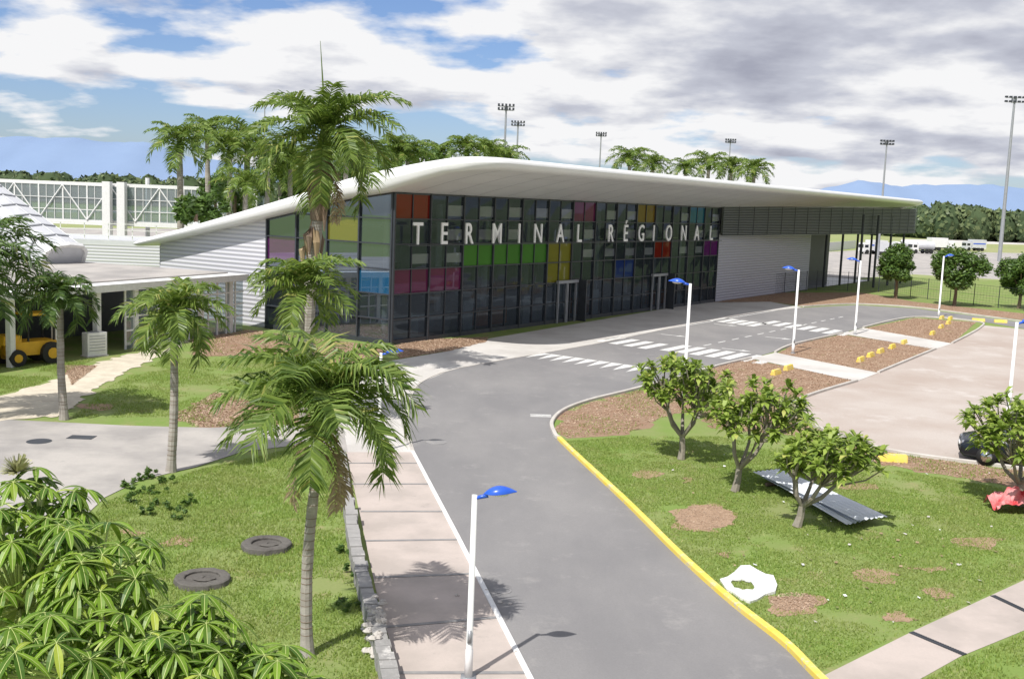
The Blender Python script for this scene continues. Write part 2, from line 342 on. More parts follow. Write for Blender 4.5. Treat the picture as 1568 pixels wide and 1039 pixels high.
# ------------------------------------------------------------ TERMINAL
term=empty('terminal_building')
def B(t,s,z): 
    p=C0+Fd*t+Bk*(s-6.5); return V((p.x,p.y,z))
def ip(x,tab):
    for i in range(len(tab)-1):
        if x<=tab[i+1][0]:
            a,b=tab[i],tab[i+1]; return a[1]+(b[1]-a[1])*max(0,(x-a[0]))/(b[0]-a[0])
    return tab[-1][1]
MID=[(0,10.05),(1,9.97),(2.1,9.83),(4,9.48),(5.6,9.15),(6.5,8.95),(9.3,8.48),(11.8,7.9),(14,7.38),(16.5,6.82),(22,5.6),(27.5,4.45)]
HT=[(0,.30),(2.1,.38),(5.6,.55),(6.5,.6),(9.3,.52),(11.8,.45),(16.5,.36),(27.5,.2)]
T0=-1.0;T1=96.0
ts=[0,.03,.1,.2,.35,.6,1,1.5,2,2.5,3.2,4]; ts=[T0+x for x in ts]+[5+i*3 for i in range(29)]+[91.5,93,94,95,95.5,95.9,96]
sq=[0,.02,.06,.13,.22,.35,.5,.8,1.4,2.1,3,4,5,6.0,6.5,8,9.3,11.8,14,16.5,19,22,25,27,27.3,27.45,27.5]
vs=[];fs=[]
def nose(x,w): x=max(0,min(1,x/w)); return math.sqrt(max(0,1-(1-x)**2))
for t in ts:
    e=t-T0; Rr=2.6; sf=Rr-math.sqrt(max(0,Rr*Rr-(Rr-e)**2)) if e<Rr else 0
    if t>90: sf=(t-90)**2/36*5
    w=[]
    tap=nose(e,.35)*(nose(T1-t,5) if t>80 else 1)
    for side in (1,-1):
        arr=sq if side==1 else sq[::-1]
        for s in arr:
            ss=sf+s*(27.5-sf)/27.5; m=nose(s,.5)*nose(27.5-s,.5)*tap
            z=ip(ss,MID)+side*ip(ss,HT)*m
            w.append(B(t,ss,z))
    vs+=w
nc=len(sq)*2
for i in range(len(ts)-1):
    for j in range(nc-1): fs.append((i*nc+j,i*nc+j+1,(i+1)*nc+j+1,(i+1)*nc+j))
mb=MB(); mb.add(vs,fs,'roof'); ro=mb.obj('roof',term,True)
mb=MB()
for i in range(32):
    t=1.5+i*3
    pts=[B(t,s,ip(s,MID)-ip(s,HT)-.004) for s in (.6,1.4,2.1,4,6.2)]
    for a,b in zip(pts,pts[1:]): mb.face([a,b,b+Fd*.05,a+Fd*.05],'grey')
for s in (2.1,4.1):
    z=ip(s,MID)-ip(s,HT)-.006; mb.face([B(2,s,z),B(92,s,z),B(92,s+.04,z),B(2,s+.04,z)],'grey')
mb.obj('soffit_seams',term)
def ztop(s): return ip(s,MID)-ip(s,HT)+.06
NB=14; BW=FL/NB; HG=8.3; RH=HG/6
front={(0,0):'red',(0,3):'magenta',(1,3):'magenta',(2,2):'green',(3,2):'green',(4,2):'green',(5,2):'yellow',(5,3):'yellow',(6,0):'magenta',(8,3):'blue',(9,0):'orange',(10,2):'red',(12,0):'cyan',(13,2):'purple'}
gl={}
def pane(p00,du,dz,n,k):
    g=gl.setdefault(k,MB()); q=n*random.uniform(-.012,.012); r=n*random.uniform(-.012,.012)
    g.face([p00+q,p00+du+r,p00+du+dz+q,p00+dz-r],k)
for b in range(NB):
    for r in range(6):
        k=front.get((b,r),'')
        z1=HG-r*RH
        if k: pane(B(b*BW,6.5,z1-RH),Fd*BW,V((0,0,RH)),No,'g_'+k)
        else:
            for h in range(2):
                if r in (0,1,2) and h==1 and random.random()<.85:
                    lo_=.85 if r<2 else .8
                    pane(B((b+.5)*BW,6.5,z1-RH*.4),Fd*BW*.5,V((0,0,RH*.4)),No,'glass'); pane(B((b+.5)*BW,6.5,z1-RH*lo_),Fd*BW*.5,V((0,0,RH*(lo_-.4))),No,'painted_refl'); pane(B((b+.5)*BW,6.5,z1-RH),Fd*BW*.5,V((0,0,RH*(1-lo_))),No,'glass')  # middle band of the half pane carries the painted grey reflection
                else: pane(B((b+h*.5)*BW,6.5,z1-RH),Fd*BW*.5,V((0,0,RH)),No,'glass')
fr=MB()
for b in range(NB+1):
    fr.obox(B(b*BW-.05,6.38,0),Fd*.10,Bk*.25,V((0,0,HG+.05)),'dark')
    if b<NB: fr.obox(B((b+.5)*BW-.03,6.44,0),Fd*.06,Bk*.15,V((0,0,HG+.03)),'dark')
for r in range(7):
    fr.obox(B(.05,6.42,max(0,r*RH-.035)),Fd*(FL-.1),Bk*.17,V((0,0,.07 if r else .25)),'dark')
EL=9.7; EB=4; EW=EL/EB
end={(0,3):'lblue',(1,1):'yellow',(3,2):'purple'}
for b in range(EB):
    for r in range(6):
        z0=HG-(r+1)*RH; s0=6.5+b*EW; s1=s0+EW; za=min(z0+RH,ztop(s0)); zb=min(z0+RH,ztop(s1))
        if zb<=z0: 
            if za<=z0: continue
            zb=z0+.01
        k=end.get((b,r),''); k='g_'+k if k else 'glass'
        g=gl.setdefault(k,MB()); q=random.uniform(-.01,.01)
        g.face([B(q,s0,z0),B(0,s1,z0),B(-q,s1,zb),B(0,s0,za)],k)
for b in range(EB+1):
    s0=6.5+b*EW; fr.obox(B(-.12,s0-.05+(.06 if b==0 else 0),0),Fd*.11,Bk*.1,V((0,0,ztop(s0)-.02)),'dark')
for r in range(6):
    z=r*RH; L=EL
    while L>0 and ztop(6.5+L)<z: L-=.1
    fr.obox(B(-.10,6.6,max(0,z-.035)),Fd*.12,Bk*(L-.1),V((0,0,.07 if r else .25)),'dark')
pts=[B(-.07,6.5+i*EL/12,ztop(6.5+i*EL/12)-.05) for i in range(13)]
fr.tube(pts,.09,'dark',6)
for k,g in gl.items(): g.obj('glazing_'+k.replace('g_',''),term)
for t in (17.2,31.5):
    for j in range(2):
        fr.obox(B(t+j*1.25,6.25,0),Fd*.08,Bk*.12,V((0,0,2.7)),'grey'); fr.obox(B(t+j*1.25+1.1,6.25,0),Fd*.08,Bk*.12,V((0,0,2.7)),'grey')
    fr.obox(B(t-.1,6.2,2.71),Fd*2.7,Bk*.2,V((0,0,.2)),'grey')
    fr.obox(B(t+2.8,5.7,0),Fd*.12,Bk*.65,V((0,0,2.9)),'dark')
fr.obj('window_frames',term)
it=MB(); it.face([B(.2,6.7,.03),B(95,6.7,.03),B(95,26,.03),B(.2,26,.03)],'intfloor')
it.obox(B(.3,25.5,.02),Fd*94,Bk*.2,V((0,0,4.5)),'intdark')
it.obox(B(FL-.2,6.8,.02),Fd*.15,Bk*18,V((0,0,4.5)),'intdark')
for i in range(15): it.obox(B(1+i*3.2,20,0.03),Fd*1.1,Bk*.3,V((0,0,4.9)),'intwall')
it.obox(B(.3,20.02,3.3),Fd*44,Bk*.26,V((0,0,1.6)),'intwall')
for i in range(9): 
    c=B(3+i*5,9.5,0); it.tube([c,c+V((0,0,7.8))],.2,'white',12)
for i in range(6): it.obox(B(5+i*6.3,8.6,.03),Fd*3.2,Bk*.8,V((0,0,1.1)),'orange' if i%2 else 'intwall')
for t,s,w_ in ((8,7.4,.9),(15,7.6,.7),(24,7.4,.9),(35,7.6,.8),(38.5,7.3,.5),(21,7.3,.5)): it.obox(B(t,s,.03),Fd*w_,Bk*.08,V((0,0,1.9)),'white')
for i in range(9):
    it.obox(B(3+i*4.6,10,6.3),Fd*.1,Bk*4,V((0,0,.12)),'intwall')
it.obj('interior',term)
w=MB(); TL=FL+.06
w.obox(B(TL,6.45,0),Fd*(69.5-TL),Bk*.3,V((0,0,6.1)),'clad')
w.obox(B(TL,6.75,0),Fd*(95-TL),Bk*.2,V((0,0,.01)),'intfloor')
w.obox(B(69.6,20,0.02),Fd*26,Bk*.2,V((0,0,5.9)),'dark')
w.obox(B(69.2,6.8,0.02),Fd*.25,Bk*14,V((0,0,6.3)),'clad')
w.obox(B(72,8,0.02),Fd*9,Bk*.2,V((0,0,6.2)),'dark')
for t in (75,81,87,93):
    for s in (6.5,2.6): 
        c=B(t,s,0); w.tube([c,c+V((0,0,8.3))],.14,'dark',8)
w.obj('cladding_wall',term)
lv=MB()
a0=B(TL,6.3,0); a1=B(95,1.9,0); ld=(a1-a0); LL=ld.length; ld.normalize(); ln=V((ld.y,-ld.x,0))
zb0,zb1=5.95,6.35; zt0,zt1=8.5,9.3
n=18
lv.face([a0+V((0,0,zb0)),a1+V((0,0,zb1)),a1+V((0,0,zt1)),a0+V((0,0,zt0))],'dark')
for i in range(n):
    f=i/(n-1); z0=zb0+(zt0-zb0)*f; z1=zb1+(zt1-zb1)*f
    p=a0+ln*.03+V((0,0,z0)); q=a1+ln*.03+V((0,0,z1)); o=ln*.12+V((0,0,-.05))
    lv.face([p,q,q+o,p+o],'dark'); lv.face([p+o,q+o,q+o-V((0,0,.035)),p+o-V((0,0,.035))],'grey')
for i in range(18):
    p=a0+ld*(LL*i/17)+ln*.16; f=i/17; lv.obox(p+V((0,0,zb0+(zb1-zb0)*f)),ld*.06,ln*.03,V((0,0,(zt0+(zt1-zt0)*f)-(zb0+(zb1-zb0)*f))),'dark')
lv.obox(a1+V((0,0,zb1)),ld*.1,-ln*14,V((0,0,2.2)),'dark')
lv.obj('louvre_screen',term)
ew=MB(); s0=6.5+EL+.1
N=10
for i in range(N):
    sa=s0+(26-s0)*i/N; sb=s0+(26-s0)*(i+1)/N
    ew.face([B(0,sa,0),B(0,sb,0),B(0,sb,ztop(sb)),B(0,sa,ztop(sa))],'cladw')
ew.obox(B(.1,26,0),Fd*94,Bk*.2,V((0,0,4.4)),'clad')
ew.obj('end_wall',term)
rf=MB()
for t,s,h in ((1.5,24.5,.9),(2.5,25.5,1.1)): rf.tube([B(t,s,ip(s,MID)),B(t,s,ip(s,MID)+h)],.12,'white',8)
rf.obj('roof_vents',term)
# sign letters
sign=empty('terminal_sign'); p0=C0+No*.6
for ch,u in zip("TERMINALRÉGIONAL",(640,680,718,761,795,824,858,887,935,958,982,1001,1024,1047,1067,1089)):
    t,_=onplane(u,357,p0,Fd)
    cu=bpy.data.curves.new('letter_'+ch,'FONT'); cu.body=ch; cu.size=1.76; cu.extrude=.04; cu.align_x='CENTER'; cu.offset=.010
    cu.materials.append(M['letter']); o=bpy.data.objects.new('letter_'+ch,cu); scene.collection.objects.link(o); o.parent=sign
    p=p0+Fd*t; sx=.82
    m=Matrix(((Fd.x*sx,0,No.x,p.x),(Fd.y*sx,0,No.y,p.y),(0,1,0,5.55),(0,0,0,1))); o.matrix_world=m
mb=MB()
mb.obox(p0+Fd*.6+V((0,0,5.46)),Fd*(FL-1.2),No*.05,V((0,0,.05)),'dark'); o=mb.obj('sign_rail',sign)
# ------------------------------------------------------------ left covered walkway + gallery
an=empty('covered_walkway')
a=MB(); W0=G(-60,575); W1=G(374,507); wd=(W1-W0); WL=wd.length; wd.normalize(); wn=V((-wd.y,wd.x,0))
a.obox(W0-wd*6+V((0,0,3.0))-wn*.3,wd*(WL+6),wn*16,V((0,0,.35)),'white')
a.obox(W0-wd*6+V((0,0,3.36))+wn*.8,wd*(WL+5.5),wn*14,V((0,0,.06)),'pathc')
a.obox(W0-wd*6+V((0,0,0))+wn*5.5,wd*(WL+6),wn*.2,V((0,0,3)),'dark')
k=0
while k*2.6<WL:
    a.obox(W0+wd*(k*2.6),wd*.28,wn*.28,V((0,0,2.98)),'white'); k+=1
for z in (.9,1.6,2.3): a.obox(W0+wd*(WL*.5)+wn*.06+V((0,0,z)),wd*(WL*.5),wn*.08,V((0,0,.08)),'white')
for i in range(12): a.obox(W0+wd*(WL*.5+WL*.5*i/12)+wn*.05,wd*.08,wn*.08,V((0,0,2.98)),'white')
a.face([W0+wd*(WL*.5)+wn*.12,W1+wn*.12,W1+wn*.12+V((0,0,2.98)),W0+wd*(WL*.5)+wn*.12+V((0,0,2.98))],'gglass')
a.obj('walkway_structure',an)
gal=empty('boarding_gallery')
g=MB()
X0,X1,Y0=-62,-27,112; zb,zt=4.6,8.1
g.obox((X0,Y0,zb-.5),(X1-X0,0,0),(0,4,0),(0,0,.5),'white'); g.obox((X0,Y0,zt),(X1-X0,0,0),(0,4,0),(0,0,.35),'white')
n=14
for i in range(n+1):
    x=X0+(X1-X0)*i/n
    for y in (Y0,Y0+3.8): g.obox((x,y,zb),(.14,0,0),(0,.14,0),(0,0,zt-zb),'white')
    if i<n:
        x2=X0+(X1-X0)*(i+1)/n; g.tube([(x+.07,Y0-.05,zb if i%2 else zt),(x2+.07,Y0-.05,zt if i%2 else zb)],.07,'white',5)
        for j in range(1,3): g.obox((x+(x2-x)*j/3,Y0+.02,zb),(.05,0,0),(0,.05,0),(0,0,zt-zb),'white')
g.obox((X0,Y0-.02,zb+1),(X1-X0,0,0),(0,.06,0),(0,0,.07),'white'); g.obox((X0,Y0-.02,zb+2.2),(X1-X0,0,0),(0,.06,0),(0,0,.06),'white')
g.face([(X0,Y0+.09,zb),(X1,Y0+.09,zb),(X1,Y0+.09,zt),(X0,Y0+.09,zt)],'gglass')
g.face([(X0,Y0+3.95,zb),(X1,Y0+3.95,zb),(X1,Y0+3.95,zt),(X0,Y0+3.95,zt)],'gglass')
for x in (-42.5,-41,-52,-31): g.obox((x,Y0-1,0),(.8,0,0),(0,.8,0),(0,0,8.6 if -44<x<-40 else 4.05),'white')
for x in (-33,-36.5,-40.2): g.tube([(x,Y0+6,0),(x,Y0+6,9.2)],.25,'white',8)
g.obox((-52,90,3.3),(24,0,0),(0,10,0),(0,0,.35),'ltgrey')
g.obox((-52,90,0),(24,0,0),(0,.3,0),(0,0,3.3),'cladw')
for z in (4.0,4.5,5.0): g.obox((-50,90,z),(22,0,0),(0,.05,0),(0,0,.05),'white')
for i in range(12): g.obox((-50+i*2,90.06,3.65),(.06,0,0),(0,.06,0),(0,0,1.4),'white')
g.obj('gallery_structure',gal)
# sloping jet-bridge tube at the left
jb=MB(); vs=[];fs=[]
path=[]
for i in range(13):
    f=i/12; path.append((P(-140+245*f,190+185*f,70-6*f)))
for i,p in enumerate(path):
    d=(path[min(i+1,12)]-path[max(i-1,0)]).normalized(); n=d.cross(V((0,0,1))).normalized(); u=n.cross(d)
    for j in range(12):
        th=2*math.pi*j/12; sx_=1.5*math.copysign(abs(math.cos(th))**.6,math.cos(th)); sy_=1.3*math.copysign(abs(math.sin(th))**.6,math.sin(th)); vs.append(p+n*sx_+u*sy_-u*1.3)
for i in range(12):
    for j in range(12): fs.append((i*12+j,i*12+(j+1)%12,(i+1)*12+(j+1)%12,(i+1)*12+j))
fs.append(tuple(144+j for j in range(12)))
jb.add(vs,fs,'ltgrey')
for i in range(13):
    cc=sum((V(vs[i*12+j]) for j in range(12)),V((0,0,0)))/12
    jb.tube([V(vs[i*12+j%12])+(V(vs[i*12+j%12])-cc).normalized()*.03 for j in range(13)],.06 if i<12 else .16,'grey' if i<12 else 'white',4)
for j in range(12): jb.tube([V(vs[i*12+j])+V((0,0,.02)) for i in range(13)],.04,'grey',4)
for i in (4,9): 
    c=path[i]; jb.tube([(c.x,c.y,0),(c.x,c.y,c.z-2.5)],.3,'ltgrey',8)
jb.obj('jet_bridge')
# ------------------------------------------------------------ vegetation
UP=V((0,0,1))
def frond(mb,o,az,e0,L,droop,k,nl,lw,ll,twist=0,plume=.25):
    n=12;pos=V(o);pts=[pos.copy()];dirs=[]
    for i in range(n):
        s=(i+.5)/n; e=e0-droop*s**1.25; a=az+twist*s
        d=V((math.cos(e)*math.cos(a),math.cos(e)*math.sin(a),math.sin(e))); dirs.append(d); pos=pos+d*(L/n); pts.append(pos.copy())
    mb.tube(pts,[.022*L/3*(1.15-i/n) for i in range(n+1)],k,4,False)
    for j in range(nl):
        s=.1+.9*(j+random.uniform(-.3,.3))/nl; s=max(.08,min(.995,s)); x=s*n; i=min(n-1,int(x)); p=pts[i].lerp(pts[i+1],x-i); d=dirs[i]
        sd=d.cross(UP)
        if sd.length<.05: sd=V((1,0,0))
        sd.normalize(); up=sd.cross(d)
        for sg in (1,-1):
            if random.random()<.03: continue
            l=ll*L*(math.sin(math.pi*(.14+.76*s))**.6)*random.uniform(.8,1.15)
            q=(sd*sg*.85+d*(.35+.5*s)+up*random.uniform(-.1,plume*2.2)).normalized()
            mid=p+q*l*.5; tip=mid+(q-UP*random.uniform(.4,1.05)).normalized()*l*.5
            w=(d*.85+up*random.uniform(-.45,.45)).normalized()*lw*.5
            mb.add([p-w*.6,p+w*.6,mid+w,mid-w,tip],[(0,1,2,3),(3,2,4)],k)
def palm_mesh(H,L,tr,nf,seed,k='palm',nl=30,lw=.05,ll=.27,lean=(0,0),shaft=True,dead=0,brown=False,droop=(1.1,2.0),seeds=False,spear=0,e_rng=(-25,75)):
    random.seed(seed); mb=MB()
    n=14; pts=[];rs=[]
    for i in range(n+1):
        f=i/n; pts.append(V((lean[0]*f*f+.04*math.sin(f*5+seed),lean[1]*f*f,H*f))); rs.append(tr*(1.35 if i==0 else 1.1-.3*f)+tr*.05*math.sin(i*2.3))
    mb.tube(pts,rs,'bark',10)
    top=pts[-1]
    for i in range(int(H/.13)):
        f=(i*.13+random.uniform(-.02,.02))/H; f=max(0,f); x=f*n; a=int(x); p=pts[a].lerp(pts[min(a+1,n)],x-a); r=tr*(1.1-.3*f)*1.04; mb.tube([p,p+V((0,0,.010))],r,'barkd',10)
    ct=top
    if shaft:
        ct=top+V((0,0,L*.28)); mb.tube([top-V((0,0,.1)),top+V((0,0,L*.08)),ct,ct+V((0,0,L*.1))],[tr*1.15,tr*1.25,tr*.7,tr*.3],k,8)
    if brown:
        for i in range(16):
            az=random.uniform(0,6.28); z=H-random.uniform(0,H*.4); p=V((lean[0]*(z/H)**2,lean[1],z)); w=tr*random.uniform(1.1,1.9)
            mb.tube([p+V((0,0,.3)),p+V((math.cos(az)*w,math.sin(az)*w,-.3)),p+V((math.cos(az)*w*.9,math.sin(az)*w*.9,-random.uniform(.9,1.6)))],[tr*.8,tr*.55,.03],'dead' if i%3==0 else 'barkd',6)
        mb.tube([pts[-5],pts[-3],pts[-1]],[tr*1.1,tr*1.6,tr*1.2],'barkd',9)
    for i in range(nf):
        f=i/nf; az=i*2.399+random.uniform(-.25,.25); e=rad(e_rng[0]+(e_rng[1]-e_rng[0])*f**.8+random.uniform(-6,6))
        frond(mb,ct-V((0,0,L*.06*(1-f))),az,e,L*random.uniform(.88,1.08)*(1 if f<.85 else .8),random.uniform(*droop),k,nl,lw,ll,random.uniform(-.3,.3))
    if spear: mb.tube([ct,ct+V((-.1,0,spear*.5)),ct+V((-.25,0,spear))],[.07,.04,.01],k,5)
    for i in range(dead):
        az=random.uniform(0,6.28) if i else -.5; frond(mb,top,az,rad(-50),L*.8,.9,'dead',nl//2,lw*1.1,ll*.6)
    if seeds:
        for i in range(6):
            az=i*1.05; c=top+V((math.cos(az)*.2,math.sin(az)*.2,-.02))
            for j in range(220):
                d=V((random.gauss(0,1),random.gauss(0,1),random.gauss(0,.8))).normalized()*random.uniform(.04,.22); p=c+d*.9+V((0,0,-.05))
                q=V((random.uniform(-1,1),random.uniform(-1,1),random.uniform(-1,1)))*.028; r=q.cross(V((.3,.5,.7))).normalized()*.02
                mb.add([p-q,p+r,p+q,p-r],[(0,1,2,3)],'bud'); 
    return mb
def place(mb,name,p,rot=0,sc=1):
    o=mb.obj(name); o.location=p; o.rotation_euler=(0,0,rot); o.scale=(sc,)*3; return o
def inst(o,name,p,rot,sc):
    q=bpy.data.objects.new(name,o.data); scene.collection.objects.link(q); q.location=p; q.rotation_euler=(0,0,rot); q.scale=(sc,)*3; return q
b0=G(470,1003); h=Zat(b0.x,b0.y,650)
place(palm_mesh(h,1.95,.10,23,3,'palm',56,.052,.36,lean=(.12,.05),seeds=True,dead=4,droop=(1.1,2.0),e_rng=(-15,75)),'palm_tree',b0)
b0=G(463,646); h=Zat(b0.x,b0.y,440)
place(palm_mesh(h-.5,2.2,.13,19,8,'palm',38,.08,.36,lean=(-.1,0),droop=(1.0,1.9)),'palm_tree',b0)
b0=G(263,722); h=Zat(b0.x,b0.y,500)
place(palm_mesh(h,1.75,.12,20,12,'palm',38,.07,.37,lean=(.1,.1),droop=(1.2,2.0),e_rng=(-30,70)),'palm_tree',b0)
b0=G(97,642); h=Zat(b0.x,b0.y,468)
place(palm_mesh(h,1.6,.13,18,15,'palmd',32,.075,.36,lean=(-.1,0),droop=(1.2,2.1)),'palm_tree',b0)
b0=G(-35,640); h=Zat(b0.x,b0.y,430)
place(palm_mesh(h,3.1,.14,24,19,'palmd',46,.08,.34,droop=(1.2,2.1)),'palm_tree',b0)
b0=G(470,572); h=Zat(b0.x,b0.y,240)
place(palm_mesh(h,3.9,.30,25,23,'palm',54,.095,.29,lean=(.6,0),brown=True,dead=2,droop=(1.0,1.8),spear=3.9,e_rng=(-30,78)),'royal_palm',b0)
# background palms
bp=palm_mesh(9.0,2.9,.25,19,31,'palm',28,.12,.33,droop=(1.0,1.9)); bo=place(bp,'royal_palm',(0,0,0))
first=True
for (u,v,y,sc) in ((276,222,82,1.05),(352,232,88,1.0),(378,215,92,1.15),(318,205,96,1.0),(410,245,90,.95),(445,250,92,.95),(530,232,95,1.0),(430,268,100,.9),(565,240,100,.95),(375,285,80,.85),(610,232,120,1.1),(625,240,120,1.1),(675,240,135,1.2),(715,232,130,1.15),(745,236,135,1.1),(775,244,140,1.15),(965,248,150,1.25),(1000,256,160,1.1),(1085,254,160,1.25),(1120,260,165,1.15),(1155,264,160,1.2),(1050,262,170,1.15)):
    p=P(u,v-3,y); s=sc; z=p.z-9.0*s-.6*s
    if first: bo.location=(p.x,p.y,z); bo.scale=(s,)*3; first=False
    else: inst(bo,'royal_palm',(p.x,p.y,z),random.uniform(0,6.28),s)
def leafy(mb,c,r,n,size,k,clumps=26):
    c=V(c)
    for q in range(clumps):
        d=V((random.gauss(0,1),random.gauss(0,1),random.gauss(0,1))).normalized()*random.uniform(.45,.95); cc=c+V((d.x*r[0],d.y*r[1],d.z*r[2])); cr=min(r)*random.uniform(.28,.45)
        for i in range(n//clumps):
            e=V((random.gauss(0,1),random.gauss(0,1),random.gauss(0,1))).normalized(); p=cc+e*cr*random.uniform(.6,1.05)
            a=V((random.gauss(0,1),random.gauss(0,1),random.gauss(0,.5))).normalized(); bb=a.cross(e+V((.01,.02,.3))).normalized(); s=size*random.uniform(.6,1.3)
            mb.add([p-a*s,p+bb*s*.4,p+a*s,p-bb*s*.4],[(0,1,2,3)],k)
def roundtree(u,vb,vt,wpx,seed):
    random.seed(seed); b=G(u,vb); sc=b.y/F_PX; zt=Zat(b.x,b.y,vt); r=wpx*sc/2*.92; mb=MB()
    cz=zt*.62; mb.tube([(0,0,0),(.05,0,zt*.2),(0,.05,zt*.4)],[.2,.15,.13],'barkd',8)
    for i in range(6):
        a=i*1.05; mb.tube([(0,0,zt*.3),(math.cos(a)*r*.35,math.sin(a)*r*.35,zt*.5),(math.cos(a)*r*.7,math.sin(a)*r*.7,zt*.7)],[.1,.07,.03],'barkd',5)
    leafy(mb,(0,0,cz),(r,r,zt*.33),9000,.19,'tree',44)
    place(mb,'broadleaf_tree',b)
roundtree(1371,457,372,58,1); roundtree(1461,468,374,92,2); roundtree(1560,472,384,66,3)
random.seed(9)
mb=MB(); 
for (u,v,y,r) in ((300,315,75,1.6),(320,320,76,1.2),(360,300,100,2.5),(330,290,110,2.5),(430,270,100,3),(470,275,100,3),(520,262,105,3.5),(560,255,110,3),(610,250,130,3),(640,244,130,3.5),(760,246,150,3)):
    p=P(u,v,y); leafy(mb,p,(r,r,r*.7),1100,.3,'tree',16); mb.tube([(p.x,p.y,0),(p.x,p.y,p.z)],.15,'barkd',6)
mb.obj('shrub_mass')
# frangipani
def frangipani(u,vb,uc,vt,wpx,seed,lo=.36):
    random.seed(seed); b=G(u,vb); sc=b.y/F_PX; zt=Zat(b.x,b.y,vt); r=wpx*sc/2; off=(uc-u)*sc; mb=MB()
    cz=zt*(1+lo)/2; hz=zt*(1-lo)/2
    fork=V((off*.15,0,zt*.2)); mb.tube([(0,0,0),fork*.5+V((.03,.02,0)),fork],[.13,.10,.09],'limb',8)
    forks=[]
    for i in range(5):
        a=i*1.257+random.uniform(-.3,.3); q=V((off*.5+math.cos(a)*r*.34,math.sin(a)*r*.34,zt*random.uniform(.38,.5))); m=fork.lerp(q,.5)+V((math.cos(a)*r*.05,math.sin(a)*r*.05,-.04)); mb.tube([fork,m,q],[.07,.055,.045],'limb',6)
        forks.append(q)
    N=int(72*(r/1.6)**1.3); N=max(24,N)
    for i in range(N):
        f=(i+.5)/N; ph=math.acos(1-1.72*f); th=i*2.399+random.uniform(-.3,.3); rr=random.uniform(.7,1.0) if i%4 else random.uniform(.4,.7)
        lump=1+.42*mnoise.noise(V((math.cos(th)*1.7,math.sin(th)*1.7,ph*1.7+seed*3)))
        q=V((off+math.sin(ph)*math.cos(th)*(r-.18)*rr*lump,math.sin(ph)*math.sin(th)*(r-.18)*rr*lump,cz+math.cos(ph)*(hz-.15)*rr*lump))
        fk=min(forks,key=lambda z:(z-q).length); m=fk.lerp(q,.55)+V((random.uniform(-1,1),random.uniform(-1,1),-.6))*.1
        mb.tube([fk,m,q],[.03,.022,.016],'limb',5); d=(q-m).normalized()
        NL=random.randint(17,27)
        for j in range(NL):
            az=j*2.399; e=rad(random.uniform(-38,60)); dd=(V((math.cos(az)*math.cos(e),math.sin(az)*math.cos(e),math.sin(e)))+d*.25).normalized(); l=random.uniform(.22,.40)
            qq=q-d*random.uniform(0,.16); sd=dd.cross(UP).normalized()*.062*l/.33; p1=qq+dd*l*.6; p2=qq+dd*l-UP*l*.25; p3=qq+dd*l*.25
            mb.add([qq,p3+sd*.7,p1+sd,p2,p1-sd,p3-sd*.7],[(0,1,5),(1,2,4,5),(2,3,4)],'frang')
    place(mb,'frangipani_tree',b)
frangipani(1043,703,1040,530,160,5)
frangipani(1125,752,1155,575,176,6,.42)
frangipani(1220,806,1262,643,188,7,.42)
frangipani(1560,775,1545,600,190,8)
frangipani(1068,640,1085,588,60,9)
# umbrella tree in the lower left
random.seed(21)
mb=MB()
def leaflet(o,d,l,w,k):
    n=5; sd=d.cross(UP).normalized(); pts=[];p=V(o);dd=d.copy()
    for i in range(n+1): pts.append(p.copy()); dd=(dd-UP*.19).normalized(); p=p+dd*l/n
    ws=[.15,.75,1,.95,.7,.1]; vs=[];fs=[]
    for i,q in enumerate(pts):
        vs+= [q-sd*w*ws[i]+UP*.25*w*ws[i],q,q+sd*w*ws[i]+UP*.25*w*ws[i]]
    for i in range(n): fs+=[(i*3,i*3+1,i*3+4,i*3+3),(i*3+1,i*3+2,i*3+5,i*3+4)]
    mb.add(vs,fs,k)
    mb.add([q+UP*.003+sd*sg*w*.07 for q in pts for sg in (-1,1)],[(i*2,i*2+1,i*2+3,i*2+2) for i in range(n)],'rib')
trunk=V((-2.6,6.6,0))
for (u,v,y,r,N) in ((30,930,6.6,.74,120),(150,890,6.2,.38,46),(60,800,6.9,.36,36),(300,1010,5.9,.36,46),(250,1060,5.6,.35,34),(420,1070,5.9,.32,36),(500,1100,6.1,.25,24),(110,1040,5.5,.45,44)):
    c=P(u,v,y); mb.tube([trunk+V((0,0,2)),c-V((0,0,r*1.1)),c],[.08,.05,.02],'limb',6)
    for i in range(N):
        d=V((random.gauss(0,1),random.gauss(0,1),random.gauss(.25,.9))).normalized(); q=c+d*r*random.uniform(.72,1.05)
        mb.tube([c,q],[.010,.005],'rib',4,False)
        nl=random.randint(8,12); a0_=random.uniform(0,6); L=random.uniform(.14,.235)
        ax=(d*.8+UP+V((random.uniform(-.3,.3),random.uniform(-.3,.3),0))).normalized(); e1=ax.cross(V((1,.2,0))).normalized(); e2=ax.cross(e1)
        for j in range(nl):
            az=a0_+j*6.283/nl+random.uniform(-.12,.12); dd=(e1*math.cos(az)+e2*math.sin(az)+ax*random.uniform(-.25,.25)).normalized(); leaflet(q,dd,L*random.uniform(.75,1.1),.021,'umb')
for j in range(220):
    c=P(25,722,6.9); d=V((random.gauss(0,1),random.gauss(0,1),abs(random.gauss(0,1)))).normalized()*random.uniform(.06,.13); w=d.cross(V((.3,.2,.7))).normalized()*.006
    mb.face([c-w,c+w,c+d+w,c+d-w],'bud')
mb.tube([trunk,trunk+V((.05,0,2.2)),trunk+V((0,0,5))],[.16,.13,.08],'limb',8)
mb.obj('umbrella_tree')
